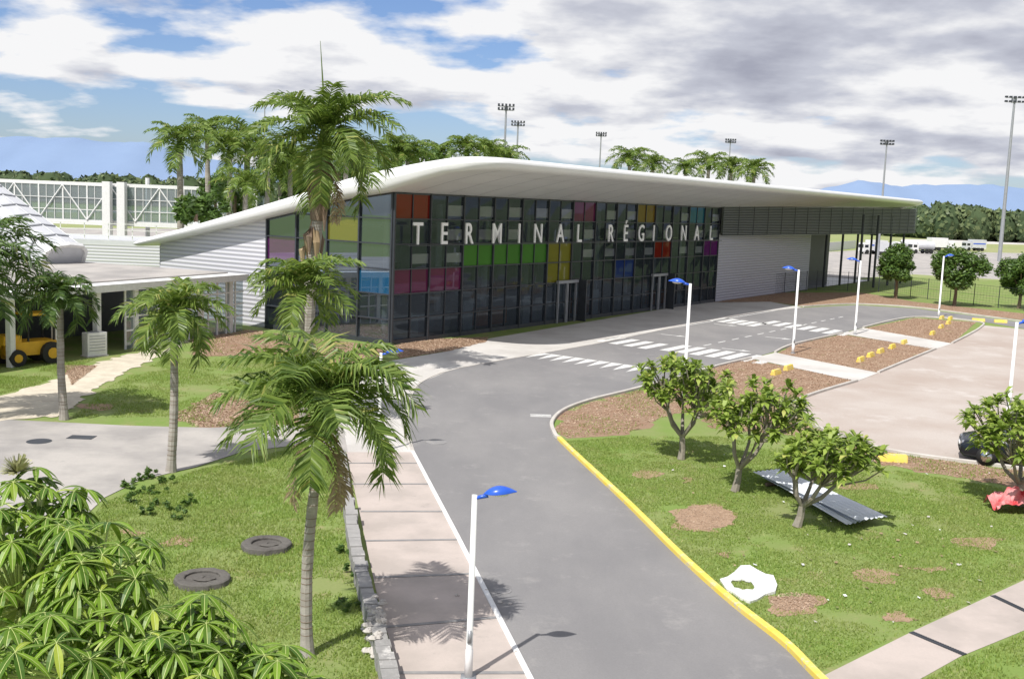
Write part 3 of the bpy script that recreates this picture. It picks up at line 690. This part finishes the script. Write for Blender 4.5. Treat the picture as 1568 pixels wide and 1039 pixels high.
# grass blades
def inpoly(x,y,poly):
    c=np.zeros(len(x),bool); n=len(poly)
    for i in range(n):
        x1,y1=poly[i][:2];x2,y2=poly[(i+1)%n][:2]
        if y1==y2: continue
        m=((y1>y)!=(y2>y))&(x<(x2-x1)*(y-y1)/(y2-y1)+x1); c^=m
    return c
rng=np.random.default_rng(5)
def grass(name,px,n,excl=(),hr=(.03,.085),wr=(.008,.016),mat='blade',thr=-.16,zr=(0,0)):
    poly=[tuple(G(u,v))[:2] for u,v in px]; xs=[p[0] for p in poly];ys=[p[1] for p in poly]
    x=rng.uniform(min(xs),max(xs),n);y=rng.uniform(min(ys),max(ys),n); m=inpoly(x,y,poly)
    for e in excl: m&=~inpoly(x,y,[tuple(G(u,v))[:2] for u,v in e])
    x=x[m];y=y[m]
    dn=np.array([mnoise.noise(V((a*.45,b*.45,3)))+.5*mnoise.noise(V((a*1.7,b*1.7,7))) for a,b in zip(x,y)])
    k=dn>thr+rng.uniform(-.3,.15,len(x)); x=x[k];y=y[k];n=len(x)
    a=rng.uniform(0,6.28,n);h=rng.uniform(*hr,n);w=rng.uniform(*wr,n)
    v=np.zeros((n,3,3)); ca=np.cos(a);sa=np.sin(a); lean=.05
    v[:,0,0]=x-ca*w;v[:,0,1]=y-sa*w;v[:,1,0]=x+ca*w;v[:,1,1]=y+sa*w; v[:,:,2]=.022 if mat!='blade' else 0
    v[:,2,0]=x+rng.uniform(-lean,lean,n);v[:,2,1]=y+rng.uniform(-lean,lean,n);v[:,2,2]+=h
    me=bpy.data.meshes.new(name); me.vertices.add(n*3); me.vertices.foreach_set('co',v.ravel()); me.loops.add(n*3); me.loops.foreach_set('vertex_index',np.arange(n*3,dtype=np.int32))
    me.polygons.add(n); me.polygons.foreach_set('loop_start',np.arange(0,n*3,3,dtype=np.int32)); me.update(calc_edges=True); me.materials.append(M[mat])
    o=bpy.data.objects.new(name,me); scene.collection.objects.link(o)
pat=[[(u+a*math.cos(t*.524),v+b*math.sin(t*.524)) for t in range(12)] for (u,v,a,b) in ((1080,793,46,20),(1215,922,38,14))]
grass('lawn_grass',[(160,768),(300,720),(450,686),(525,695),(540,770),(568,930),(600,1150),(0,1150),(60,900)],150000,hr=(.03,.08),thr=-.3)
grass('lawn_grass',[(856,676),(960,668),(1100,668),(1350,716),(1568,752),(1640,770),(1640,850),(1568,885),(1400,962),(1252,1030),(1200,980),(1040,845),(900,708)],280000,pat,hr=(.02,.06),thr=-.25)
grass('lawn_grass',[(1400,1048),(1470,1010),(1568,970),(1640,940),(1640,1150),(1350,1150)],30000)
grass('lawn_grass',[(300,548),(400,548),(540,565),(460,612),(400,615),(330,598),(262,638),(110,640),(160,595),(250,550)],60000)
grass('lawn_grass',[(-40,570),(150,548),(60,588),(-40,615)],30000)
for p_,l_,j_ in MU: grass('mulch_chips',p_,14000,(),(.005,.035),(.02,.05),'chip',-.6)
for q_ in pat: grass('soil_crumbs',q_,1500,(),(.005,.02),(.008,.02),'chip',-.6)
grass('lawn_grass',MU[5][0],14000,(),(.04,.1),(.012,.02),'blade',.15)
grass('lawn_grass',MU[9][0],22000,(),(.04,.1),(.012,.02),'blade',.1)
grass('lawn_grass',MU[0][0],9000,(),(.04,.1),(.015,.03),'blade',.1)
grass('lawn_grass',MU[1][0],9000,(),(.04,.1),(.015,.03),'blade',.1)
random.seed(3); mb=MB()
for u,v in ((215,735),(225,790),(245,775),(270,780),(205,770),(255,740),(290,770),(240,755),(530,850),(535,930),(545,880),(190,745),(210,755),(235,730),(275,795)):
    c=G(u,v); leafy(mb,c+V((0,0,.12)),(.3,.3,.14),190,.06,'tree',6)
mb.obj('weed_clump')
# ------------------------------------------------------------ distant landscape
random.seed(11)
def treeline(name,x0,x1,y0,y1,h,n):
    mb=MB(); qv=[]
    for i in range(n):
        f=random.random(); x=x0+(x1-x0)*f; y=y0+(y1-y0)*f+random.uniform(-25,40); hh=h*random.uniform(.62,1.0); r=random.uniform(4.5,9)
        mb.ell((x,y,hh*.42),(r*.85,r*.7,hh*.5),'far',8,6,.3)
        c=np.array([x,y,hh*.45]); m=70
        d=rng.normal(size=(m,3)); d/=np.linalg.norm(d,axis=1)[:,None]; d[:,1]=-abs(d[:,1])
        p=c+d*np.array([r,r*.8,hh*.5])*rng.uniform(.85,1.06,(m,1))
        a=rng.normal(size=(m,3)); a/=np.linalg.norm(a,axis=1)[:,None]; b=np.cross(a,d); b/=np.linalg.norm(b,axis=1)[:,None]+1e-6; s=rng.uniform(.5,1.5,(m,1))
        qv.append(np.stack([p-a*s,p+b*s*.7,p+a*s,p-b*s*.7],1))
    q=np.concatenate(qv).reshape(-1,3); nq=len(q)//4
    mb.add([tuple(z) for z in q.tolist()],[(i*4,i*4+1,i*4+2,i*4+3) for i in range(nq)],'fartree')
    return mb.obj(name)
treeline('distant_tree_line',-330,-90,500,520,15.5,330)
treeline('distant_tree_line',-90,190,520,520,13,160)
treeline('distant_tree_line',170,370,480,430,16.5,330)
treeline('distant_tree_line',-500,-330,600,500,16,90)
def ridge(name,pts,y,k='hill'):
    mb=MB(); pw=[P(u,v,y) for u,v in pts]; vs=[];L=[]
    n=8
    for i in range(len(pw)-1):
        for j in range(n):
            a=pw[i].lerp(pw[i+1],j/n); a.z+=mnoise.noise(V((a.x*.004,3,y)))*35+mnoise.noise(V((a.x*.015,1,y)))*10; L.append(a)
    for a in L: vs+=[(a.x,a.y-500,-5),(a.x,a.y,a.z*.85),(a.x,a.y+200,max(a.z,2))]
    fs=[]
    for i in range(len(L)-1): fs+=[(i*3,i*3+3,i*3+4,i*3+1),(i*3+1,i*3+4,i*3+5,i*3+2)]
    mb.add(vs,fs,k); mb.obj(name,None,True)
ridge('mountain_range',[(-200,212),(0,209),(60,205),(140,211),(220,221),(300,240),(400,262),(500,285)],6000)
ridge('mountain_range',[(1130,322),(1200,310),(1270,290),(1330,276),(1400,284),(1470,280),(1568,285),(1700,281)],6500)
# ------------------------------------------------------------ light masts
def mast(u,vb,vt,y=None,hw=10,r=.3):
    if y is None: b=G(u,vb)
    else: b=P(u,vb,y); b.z=0
    zt=Zat(b.x,b.y,vt); mb=MB(); mb.tube([(0,0,0),(0,0,zt)],[r,r*.5],'grey',8)
    w=hw*b.y/F_PX
    for zz_ in (zt,zt-w*.5):
        mb.box((0,0,zz_),(2*w,.15,.12),'grey')
        for i in range(5): mb.box((-w+i*w*.5,-.2,zz_+.15),(w*.28,.5,.35),'dark')
    mb.box((0,.2,zt-w*.25),(w*.5,.6,w*.6),'grey')
    o=mb.obj('floodlight_mast'); o.location=b
mast(1530,400,150,None,13,.45)
mast(770,300,163,150,11,.25); mast(789,300,188,190,9,.25); mast(916,300,205,210,7,.22); mast(1112,320,215,230,7,.22); mast(1349,330,217,210,9,.28); mast(1575,380,205,260,9,.3); mast(404,300,158,210,2,.2)
# ------------------------------------------------------------ street lamps
def lamp(u,vb,vt,az=0.0,tall=False,base=None):
    b=base or G(u,vb); zt=Zat(b.x,b.y,vt); e=empty('street_lamp'); e.location=b; mb=MB()
    r=.055 if not tall else .075
    mb.box((0,0,.012),(.26,.26,.02),'grey'); mb.tube([(0,0,.02),(0,0,.5),(0,0,.52),(0,0,zt)],[r*1.25,r*1.2,r,r*.85],'lampwhite',12)
    mb.box((0,-r*1.2,.75),(.07,.02,.22),'grey')
    mb.obj('pole',e,True)
    d=V((math.cos(az),math.sin(az),0)); mb=MB(); s=1 if not tall else 1.35
    mb.tube([V((0,0,zt-.06)),d*.12*s+V((0,0,zt-.03)),d*.22*s+V((0,0,zt))],[.03*s,.035*s,.045*s],'blue',8)
    vs=[];fs=[];n=12
    for i in range(n+1):
        f=i/n; w=math.sin(math.pi*f**.8)*.13*s+.012; hgt=math.sin(math.pi*f**.85)*.11*s+.01
        c=d*(.15+.55*f)*s+V((0,0,zt+.02+.05*f)); nn=V((-d.y,d.x,0))
        for j in range(9):
            th=math.pi*j/8; vs.append(c+nn*math.cos(th)*w+V((0,0,math.sin(th)*hgt)))
    for i in range(n):
        for j in range(8): fs.append((i*9+j,i*9+j+1,(i+1)*9+j+1,(i+1)*9+j))
    mb.add(vs,fs,'blue')
    vs2=[vs[i*9+j] for i in range(n+1) for j in (0,8)]
    mb.add([V(q)-V((0,0,.004)) for q in vs2],[(i*2,i*2+1,i*2+3,i*2+2) for i in range(n)],'ltgrey')
    mb.ell(d*.42*s+V((0,0,zt+.03)),(.16*s,.09*s,.05*s),'white',12,6,0,d)
    mb.obj('lamp_head',e,True)
lamp(717,1037,757,.05); lamp(580,692,540,.1)
lamp(1047,605,434,math.pi-.2,True); lamp(1214,541,413,math.pi-.2,True); lamp(1309,512,399,math.pi-.2,True); lamp(1437,486,392,.2,True); lamp(1543,640,493,.2,True)
# ------------------------------------------------------------ small objects
mb=MB(); pts=catmull([G(u,v) for u,v in ((534,780),(541,830),(553,890),(572,960),(592,1039),(615,1150))],8)
for i in range(len(pts)-1):
    a_,b_=pts[i],pts[i+1]; d=(b_-a_); l=d.length; d.normalize(); n=V((-d.y,d.x,0)); m=max(1,int(l/.32))
    for j in range(m):
        o=a_+d*(l*j/m)-n*(.13+random.uniform(0,.03)); mb.obox(o,d*(l/m-.012),n*(.27+random.uniform(-.02,.03)),V((0,0,.34+random.uniform(-.015,.02))),'stonewall')
mb.obj('low_stone_wall')
kerb('kerb',[(524,695),(530,735),(534,778)],.18,.16,'stonewall')
mb=MB()
for i in range(40):
    c=G(576+random.uniform(-16,14),970+random.uniform(-35,40)); s=random.uniform(.05,.12); mb.ell(c+V((0,0,.36 if random.random()<.6 else .05)),(s,s*.8,s*.6),'kerb',6,4,.5)
mb.obj('broken_stones')
def ring(u,v,ro_,ri,h):
    c=G(u,v); mb=MB(); n=40; vs=[];fs=[]
    prof=[(ro_+.02,0),(ro_,h*.85),(ro_-.03,h),(ri+.02,h),(ri,h*.9),(ri,.0)]
    for j in range(n):
        t=2*math.pi*j/n; q=1+.07*mnoise.noise(V((math.cos(t)*3,math.sin(t)*3,u)))
        for r_,z in prof: vs.append((r_*q*math.cos(t),r_*q*math.sin(t),z*(1+.12*mnoise.noise(V((math.cos(t)*5,math.sin(t)*5,v))))))
    for j in range(n):
        for i in range(5): a_=j*6+i; b_=((j+1)%n)*6+i; fs.append((a_,b_,b_+1,a_+1))
    mb.add(vs,fs,'ring'); mb.tube([(0,0,.01),(0,0,h*.6)],ri*.98,'ring',24)
    mb.ell((.05,-.03,h*.65),(ri*.6,ri*.5,.05),'ring',10,5,.4)
    o=mb.obj('concrete_well_ring',None); o.location=c
ring(408,838,.56,.34,.13); ring(310,890,.56,.36,.12)
c=[G(1152,735),G(1192,730),G(1358,805),G(1312,812)]; mb=MB()
def sheetcorr(A,Bq,Cq,Dq,z0):
    vs=[];fs=[];nu=4;nw=48
    for i in range(nu+1):
        for j in range(nw+1):
            f=i/nu;g_=j/nw; p=A.lerp(Bq,g_).lerp(Dq.lerp(Cq,g_),f); vs.append(p+V((0,0,z0+.016*math.sin(g_*2*math.pi*6)+.03*math.sin(f*3))))
    for i in range(nu):
        for j in range(nw): fs.append((i*(nw+1)+j,i*(nw+1)+j+1,(i+1)*(nw+1)+j+1,(i+1)*(nw+1)+j))
    mb.add(vs,fs,'sheet')
A,Bq,Cq,Dq=c
sheetcorr(A,Bq,Cq,Dq,.26)
sheetcorr(A+V((.2,-.1,0)),Bq+V((.2,.05,0)),Cq+V((-.3,.1,0)),Dq+V((-.3,-.1,0)),.17)
for f in (.15,.5,.85): 
    p=A.lerp(Dq,f);q=Bq.lerp(Cq,f); mb.tube([p+V((0,0,.07)),q+V((0,0,.07))],.06,'barkd',6)
mb.obj('corrugated_metal_sheets')
# broken white plastic basin
mb=MB(); out=[(1102,889),(1114,886),(1124,880),(1134,870),(1148,868),(1160,876),(1172,882),(1184,884),(1190,898),(1187,909),(1172,912),(1160,920),(1148,924),(1134,918),(1122,909),(1112,904)]
o_=[G(*q) for q in out]; hc=G(1137,897); n=len(o_); i_=[]
for k,q in enumerate(o_):
    d=(q-hc).normalized(); i_.append(hc+V((d.x*.27,d.y*.30,0))*(1+.12*math.sin(k*2.1)))
vs=[];fs=[]
for k,(a_,b_) in enumerate(zip(o_,i_)):
    m_=a_.lerp(b_,.4); hz=random.uniform(.07,.12); vs+=[a_,a_+V((0,0,hz*.7)),m_+V((0,0,hz)),b_+V((0,0,hz*.5)),b_+V((0,0,.02))]
for k in range(n):
    for j in range(4): a_=k*5+j; b_=((k+1)%n)*5+j; fs.append((a_,b_,b_+1,a_+1))
mb.add(vs,fs,'white'); mb.obj('broken_plastic_basin')
random.seed(8); mb=MB()
for i in range(110):
    u=random.uniform(900,1560); v=random.uniform(690,960); 
    if v>680+ (u-880)*.8+300 or (u<1250 and v>(u-850)*.85+640): continue
    p=G(u,v)+V((0,0,.05)); a_=random.uniform(0,3); q=V((math.cos(a_),math.sin(a_),.2))*random.uniform(.02,.06); r_=V((-q.y,q.x,.01)); mb.face([p-q,p+r_,p+q,p-r_],random.choice(['white','kerb','dead','dead']))
for u,v in ((765,923),(780,925),(745,905),(700,912),(712,960),(790,1000),(330,698)):
    p=G(u,v); mb.ell(p+V((0,0,.02)),(.05,.04,.03),'kerb',6,4,.6)
mb.obj('litter')
def wheelstop(u,v,d,l=1.5,kk='yellow'):
    c=G(u,v); mb=MB(); w,h=.28,.26; prof=[(-w/2,0),(-w/2+.03,h*.5),(-w/4,h),(w/4,h),(w/2-.03,h*.5),(w/2,0)]; vs=[]
    for x in (-l/2,-l/2+.04,l/2-.04,l/2):
        sc_=.85 if abs(x)==l/2 else 1
        for y,z in prof: vs.append((x,y*sc_,z*sc_))
    fs=[(i*6+j,i*6+j+1,i*6+6+j+1,i*6+6+j) for i in range(3) for j in range(5)]+[(0,1,2,3,4,5),(23,22,21,20,19,18)]
    mb.add(vs,fs,kk); o=mb.obj('parking_wheel_stop'); o.location=c; o.rotation_euler=(0,0,math.atan2(d.y,d.x))
kd=(G(1432,535)-G(1345,571)).normalized()
for u,v in ((1188,573),(1207,566),(1318,553),(1333,546),(1348,540),(1366,533),(1384,526),(1428,512),(1441,502),(1452,496),(1455,489),(1442,488),(1498,492),(1532,494),(1365,706)):
    wheelstop(u,v,kd if u not in (1365,1498,1532) else V((1,-.1,0)),1.0)
# dark car
car=empty('parked_car'); cb=MB()
secs=[(0,.70,.30,.62,.62),(.12,.82,.22,.74,.76),(.9,.86,.2,.88,.92),(1.25,.87,.2,.92,.97),(2.2,.87,.2,.94,.96),(3.5,.87,.2,.95,.98),(4.0,.82,.22,.92,.98),(4.15,.74,.32,.8,.84)]
vs=[];fs=[]
for x,w_,z0,z1,z2 in secs: vs+=[(x,-w_*.9,z0),(x,-w_,z0+.15),(x,-w_,z1),(x,-w_*.8,z2),(x,w_*.8,z2),(x,w_,z1),(x,w_,z0+.15),(x,w_*.9,z0)]
for i in range(len(secs)-1):
    for j in range(8): fs.append((i*8+j,i*8+(j+1)%8,(i+1)*8+(j+1)%8,(i+1)*8+j))
fs+=[tuple(range(8)),tuple(56+j for j in range(8))[::-1]]
cb.add(vs,fs,'carpaint')
cab=[(1.2,.72,.95,.96),(1.85,.62,.95,1.40),(2.6,.62,.95,1.46),(3.4,.60,.95,1.38),(3.95,.68,.95,1.0)]
vs=[];fs=[]
for x,w_,z0,z1 in cab: vs+=[(x,-.76,z0),(x,-w_,z1-.03),(x,-w_*.8,z1),(x,w_*.8,z1),(x,w_,z1-.03),(x,.76,z0)]
cb.add(vs,[(i*6+j,i*6+j+1,i*6+7+j,i*6+6+j) for i in range(4) for j in (0,4)]+[(i*6+j,i*6+j+1,i*6+7+j,i*6+6+j) for i in (0,3) for j in (1,2,3)],'carglass')
cb.add([(x,y,z+.004) for x,y,z in vs],[(i*6+j,i*6+j+1,i*6+7+j,i*6+6+j) for i in (1,2) for j in (1,2,3)],'carpaint')
for s_ in (-.6,.6): cb.ell((.1,s_,.66),(.1,.18,.08),'chrome',10,6)
cb.box((.0,0,.42),(.06,1.0,.12),'black'); cb.box((-.01,0,.55),(.05,.5,.11),'white')
for x in (.8,3.3):
    for y in (-.84,.84): cb.tube([(x,y-.1,.31),(x,y+.1,.31)],.31,'black',18); cb.tube([(x,y-.115,.31),(x,y+.115,.31)],.18,'chrome',12)
for s_ in (-.95,.95): cb.ell((1.45,s_,1.0),(.09,.1,.07),'carpaint',8,5)
cb.obj('car_body',car,True); car.location=G(1474,706)+V((.1,.6,0)); car.rotation_euler=(0,0,-.35)
mb=MB(); vs=[];fs=[]; c=G(1556,782)
for i in range(25):
    for j in range(17):
        x=(i/24-.5)*1.5;y=(j/16-.5)*1.0; z=.6*math.exp(-(x*x*2+y*y*3))+.3*mnoise.noise(V((x*3,y*3,1)))+.12*mnoise.noise(V((x*9,y*9,4)))+.05; vs.append((x+.1*mnoise.noise(V((x*5,y*5,8))),y,max(.03,z)))
for i in range(24):
    for j in range(16): fs.append((i*17+j,i*17+j+1,i*17+18+j,i*17+17+j))
mb.add(vs,fs,'red'); o=mb.obj('crumpled_red_tarp'); o.location=c
ld_=empty('yellow_loader'); b0=G(42,556); mb=MB()
mb.box((0,0,.75),(2.2,1.1,.6),'yel'); mb.box((-.9,0,1.15),(.8,1,.4),'yel'); mb.box((.4,0,2.25),(1.3,1.1,.1),'yel')
for x in (-.2,1.0):
    for y in (-.5,.5): mb.box((x,y,1.6),(.07,.07,1.3),'black')
for x,r_ in ((-.8,.38),(.8,.5)):
    for y in (-.65,.65): mb.tube([(x,y-.15,r_),(x,y+.15,r_)],r_,'black',16); mb.tube([(x,y-.17,r_),(x,y+.17,r_)],r_*.5,'yel',10)
mb.obox((-2.0,-.7,.15),(.1,0,0),(0,1.4,0),(0.25,0,.6),'yel'); mb.tube([(-1.8,0,.4),(-1.2,0,.9)],.08,'yel',6)
mb.obj('loader_body',ld_); ld_.location=b0; ld_.rotation_euler=(0,0,.9)
mb=MB(); mb.box((0,0,.6),(1.0,.5,1.1),'white'); mb.box((0,0,.03),(1.1,.6,.06),'kerb')
for i in range(6): mb.box((0,-.26,.3+i*.14),(.8,.02,.03),'grey')
mb.tube([(0,0,1.15),(0,0,1.19)],.2,'grey',14); o=mb.obj('air_conditioner_unit'); o.location=G(145,545); o.rotation_euler=(0,0,.9)
# fence
mb=MB(); fp=[G(u,v) for u,v in ((1183,450),(1250,444),(1345,447),(1420,458),(1568,476),(1700,492))]
for a_,b_ in zip(fp,fp[1:]):
    d=b_-a_; L=d.length; n=max(1,int(L/2.5))
    for i in range(n): p=a_.lerp(b_,i/n); mb.tube([p,p+V((0,0,2.1))],.04,'dark',5)
    for i in range(n*8): p=a_.lerp(b_,i/(n*8)); mb.tube([p,p+V((0,0,2.0))],.006,'dark',3,False)
    for k in range(9): z=.1+k*.235; mb.tube([a_+V((0,0,z)),b_+V((0,0,z))],.006 if k%4 else .015,'dark',3,False)
mb.obj('wire_fence')
def truck(u,v,s,rot,col='white',tank=False):
    e=empty('service_truck'); mb=MB()
    mb.box((-2.1,0,1.35),(1.6,2.1,1.7),col); mb.box((-2.3,0,2.35),(1.1,1.9,.35),col); mb.box((-2.92,0,1.75),(.04,1.8,.7),'carglass'); mb.box((-2.2,-1.06,1.75),(.9,.03,.6),'carglass')
    if tank: mb.tube([(-1.1,0,1.9),(-.9,0,1.9),(3,0,1.9),(3.2,0,1.9)],[.7,1.0,1.0,.7],'ltgrey',14)
    else: mb.box((1.0,0,2.0),(4.2,2.3,2.2),col); mb.box((1.0,-1.16,2.0),(3.8,.02,.3),'blue')
    mb.box((0,0,.65),(5.8,1.2,.2),'dark')
    for x in (-2,1,2.1):
        for y in (-.95,.95): mb.tube([(x,y-.14,.5),(x,y+.14,.5)],.5,'black',14)
    mb.obj('truck_body',e); e.location=G(u,v); e.rotation_euler=(0,0,rot); e.scale=(s,)*3
truck(1335,389,1,.3); truck(1385,386,1,.1,'white',True); truck(1440,384,1.1,3.3); truck(1490,384,1,.2,'ltgrey'); truck(1232,410,.9,.5); truck(1410,388,1,.2,'white',True); truck(1360,391,.9,3.2,'ltgrey')
mb=MB()
for a_,b_,h_ in (((1395,377),(1510,381),1.6),((1240,388),(1310,380),2)):
    A=G(*a_);Bq=G(*b_);d=Bq-A; mb.obox(A,d,V((0,.2,0)),V((0,0,h_)),'white')
mb.obj('white_barrier')
# ------------------------------------------------------------ sky and sun
AZ=V((.53,.85,0)).normalized(); EL_=rad(54)
w=bpy.data.worlds.new("World"); scene.world=w; w.use_nodes=True; n=w.node_tree; bg=n.nodes['Background']
sky=n.nodes.new('ShaderNodeTexSky'); sky.sky_type='NISHITA'; sky.sun_disc=False; sky.sun_elevation=EL_; sky.sun_rotation=math.atan2(-AZ.x,-AZ.y)%(2*math.pi); sky.ozone_density=2.0; sky.dust_density=.6
tc=n.nodes.new('ShaderNodeTexCoord'); sp=n.nodes.new('ShaderNodeSeparateXYZ'); n.links.new(tc.outputs['Generated'],sp.inputs[0])
def math_(op,a,b=None,c=None):
    x=n.nodes.new('ShaderNodeMath'); x.operation=op
    for i,s in enumerate((a,b,c)):
        if s is None: continue
        if isinstance(s,(int,float)): x.inputs[i].default_value=s
        else: n.links.new(s,x.inputs[i])
    return x.outputs[0]
zc=math_('MAXIMUM',sp.outputs[2],0.0); den=math_('ADD',zc,.19)
cx=math_('DIVIDE',sp.outputs[0],den); cy=math_('DIVIDE',sp.outputs[1],den)
cb_=n.nodes.new('ShaderNodeCombineXYZ'); n.links.new(cx,cb_.inputs[0]); n.links.new(cy,cb_.inputs[1])
def wn_(vec,scale,detail,off=(0,0,0),rough=.55):
    mp=n.nodes.new('ShaderNodeMapping'); mp.inputs['Location'].default_value=off; n.links.new(vec,mp.inputs[0])
    t=n.nodes.new('ShaderNodeTexNoise'); t.inputs['Scale'].default_value=scale; t.inputs['Detail'].default_value=detail; t.inputs['Roughness'].default_value=rough; n.links.new(mp.outputs[0],t.inputs['Vector']); return t.outputs[0]
dn=wn_(cb_.outputs[0],1.5,10,(3.1,1.7,0),.52)
zt_=math_('MULTIPLY_ADD',math_('MINIMUM',sp.outputs[2],.25),.9,-.06)
bias=math_('MULTIPLY_ADD',sp.outputs[0],.24,math_('ADD',zt_,.035))
dn2=math_('ADD',dn,bias)
ra=rampnode(n,[(.465,(0,0,0)),(.535,(1,1,1))]); n.links.new(dn2,ra.inputs[0])
sh=wn_(cb_.outputs[0],1.5,10,(3.1,1.7-.17,0),.52)
df=math_('SUBTRACT',dn,sh); lit=math_('MULTIPLY_ADD',df,4.0,.52)
thick=math_('MULTIPLY_ADD',math_('SUBTRACT',dn2,.56),-2.6,.36)
tot=math_('ADD',lit,thick)
rc=rampnode(n,[(.10,(3.8,3.95,4.8)),(.52,(5.7,5.9,6.7)),(.9,(9.3,9.3,9.4))]); n.links.new(tot,rc.inputs[0])
skt=mixc(n,sky.outputs[0],(.84,.94,1.22),1.0,'MULTIPLY')
sc=mixc(n,skt,rc.outputs[0],ra.outputs[0])
n.links.new(sc,bg.inputs[0]); bg.inputs[1].default_value=.1
sl=bpy.data.lights.new('sun','SUN'); sl.energy=5.0; sl.angle=rad(.5); sl.color=(1,.965,.91); so=bpy.data.objects.new('sun',sl); scene.collection.objects.link(so)
dl=V((AZ.x*math.cos(EL_),AZ.y*math.cos(EL_),-math.sin(EL_))); so.rotation_euler=dl.to_track_quat('-Z','Y').to_euler()
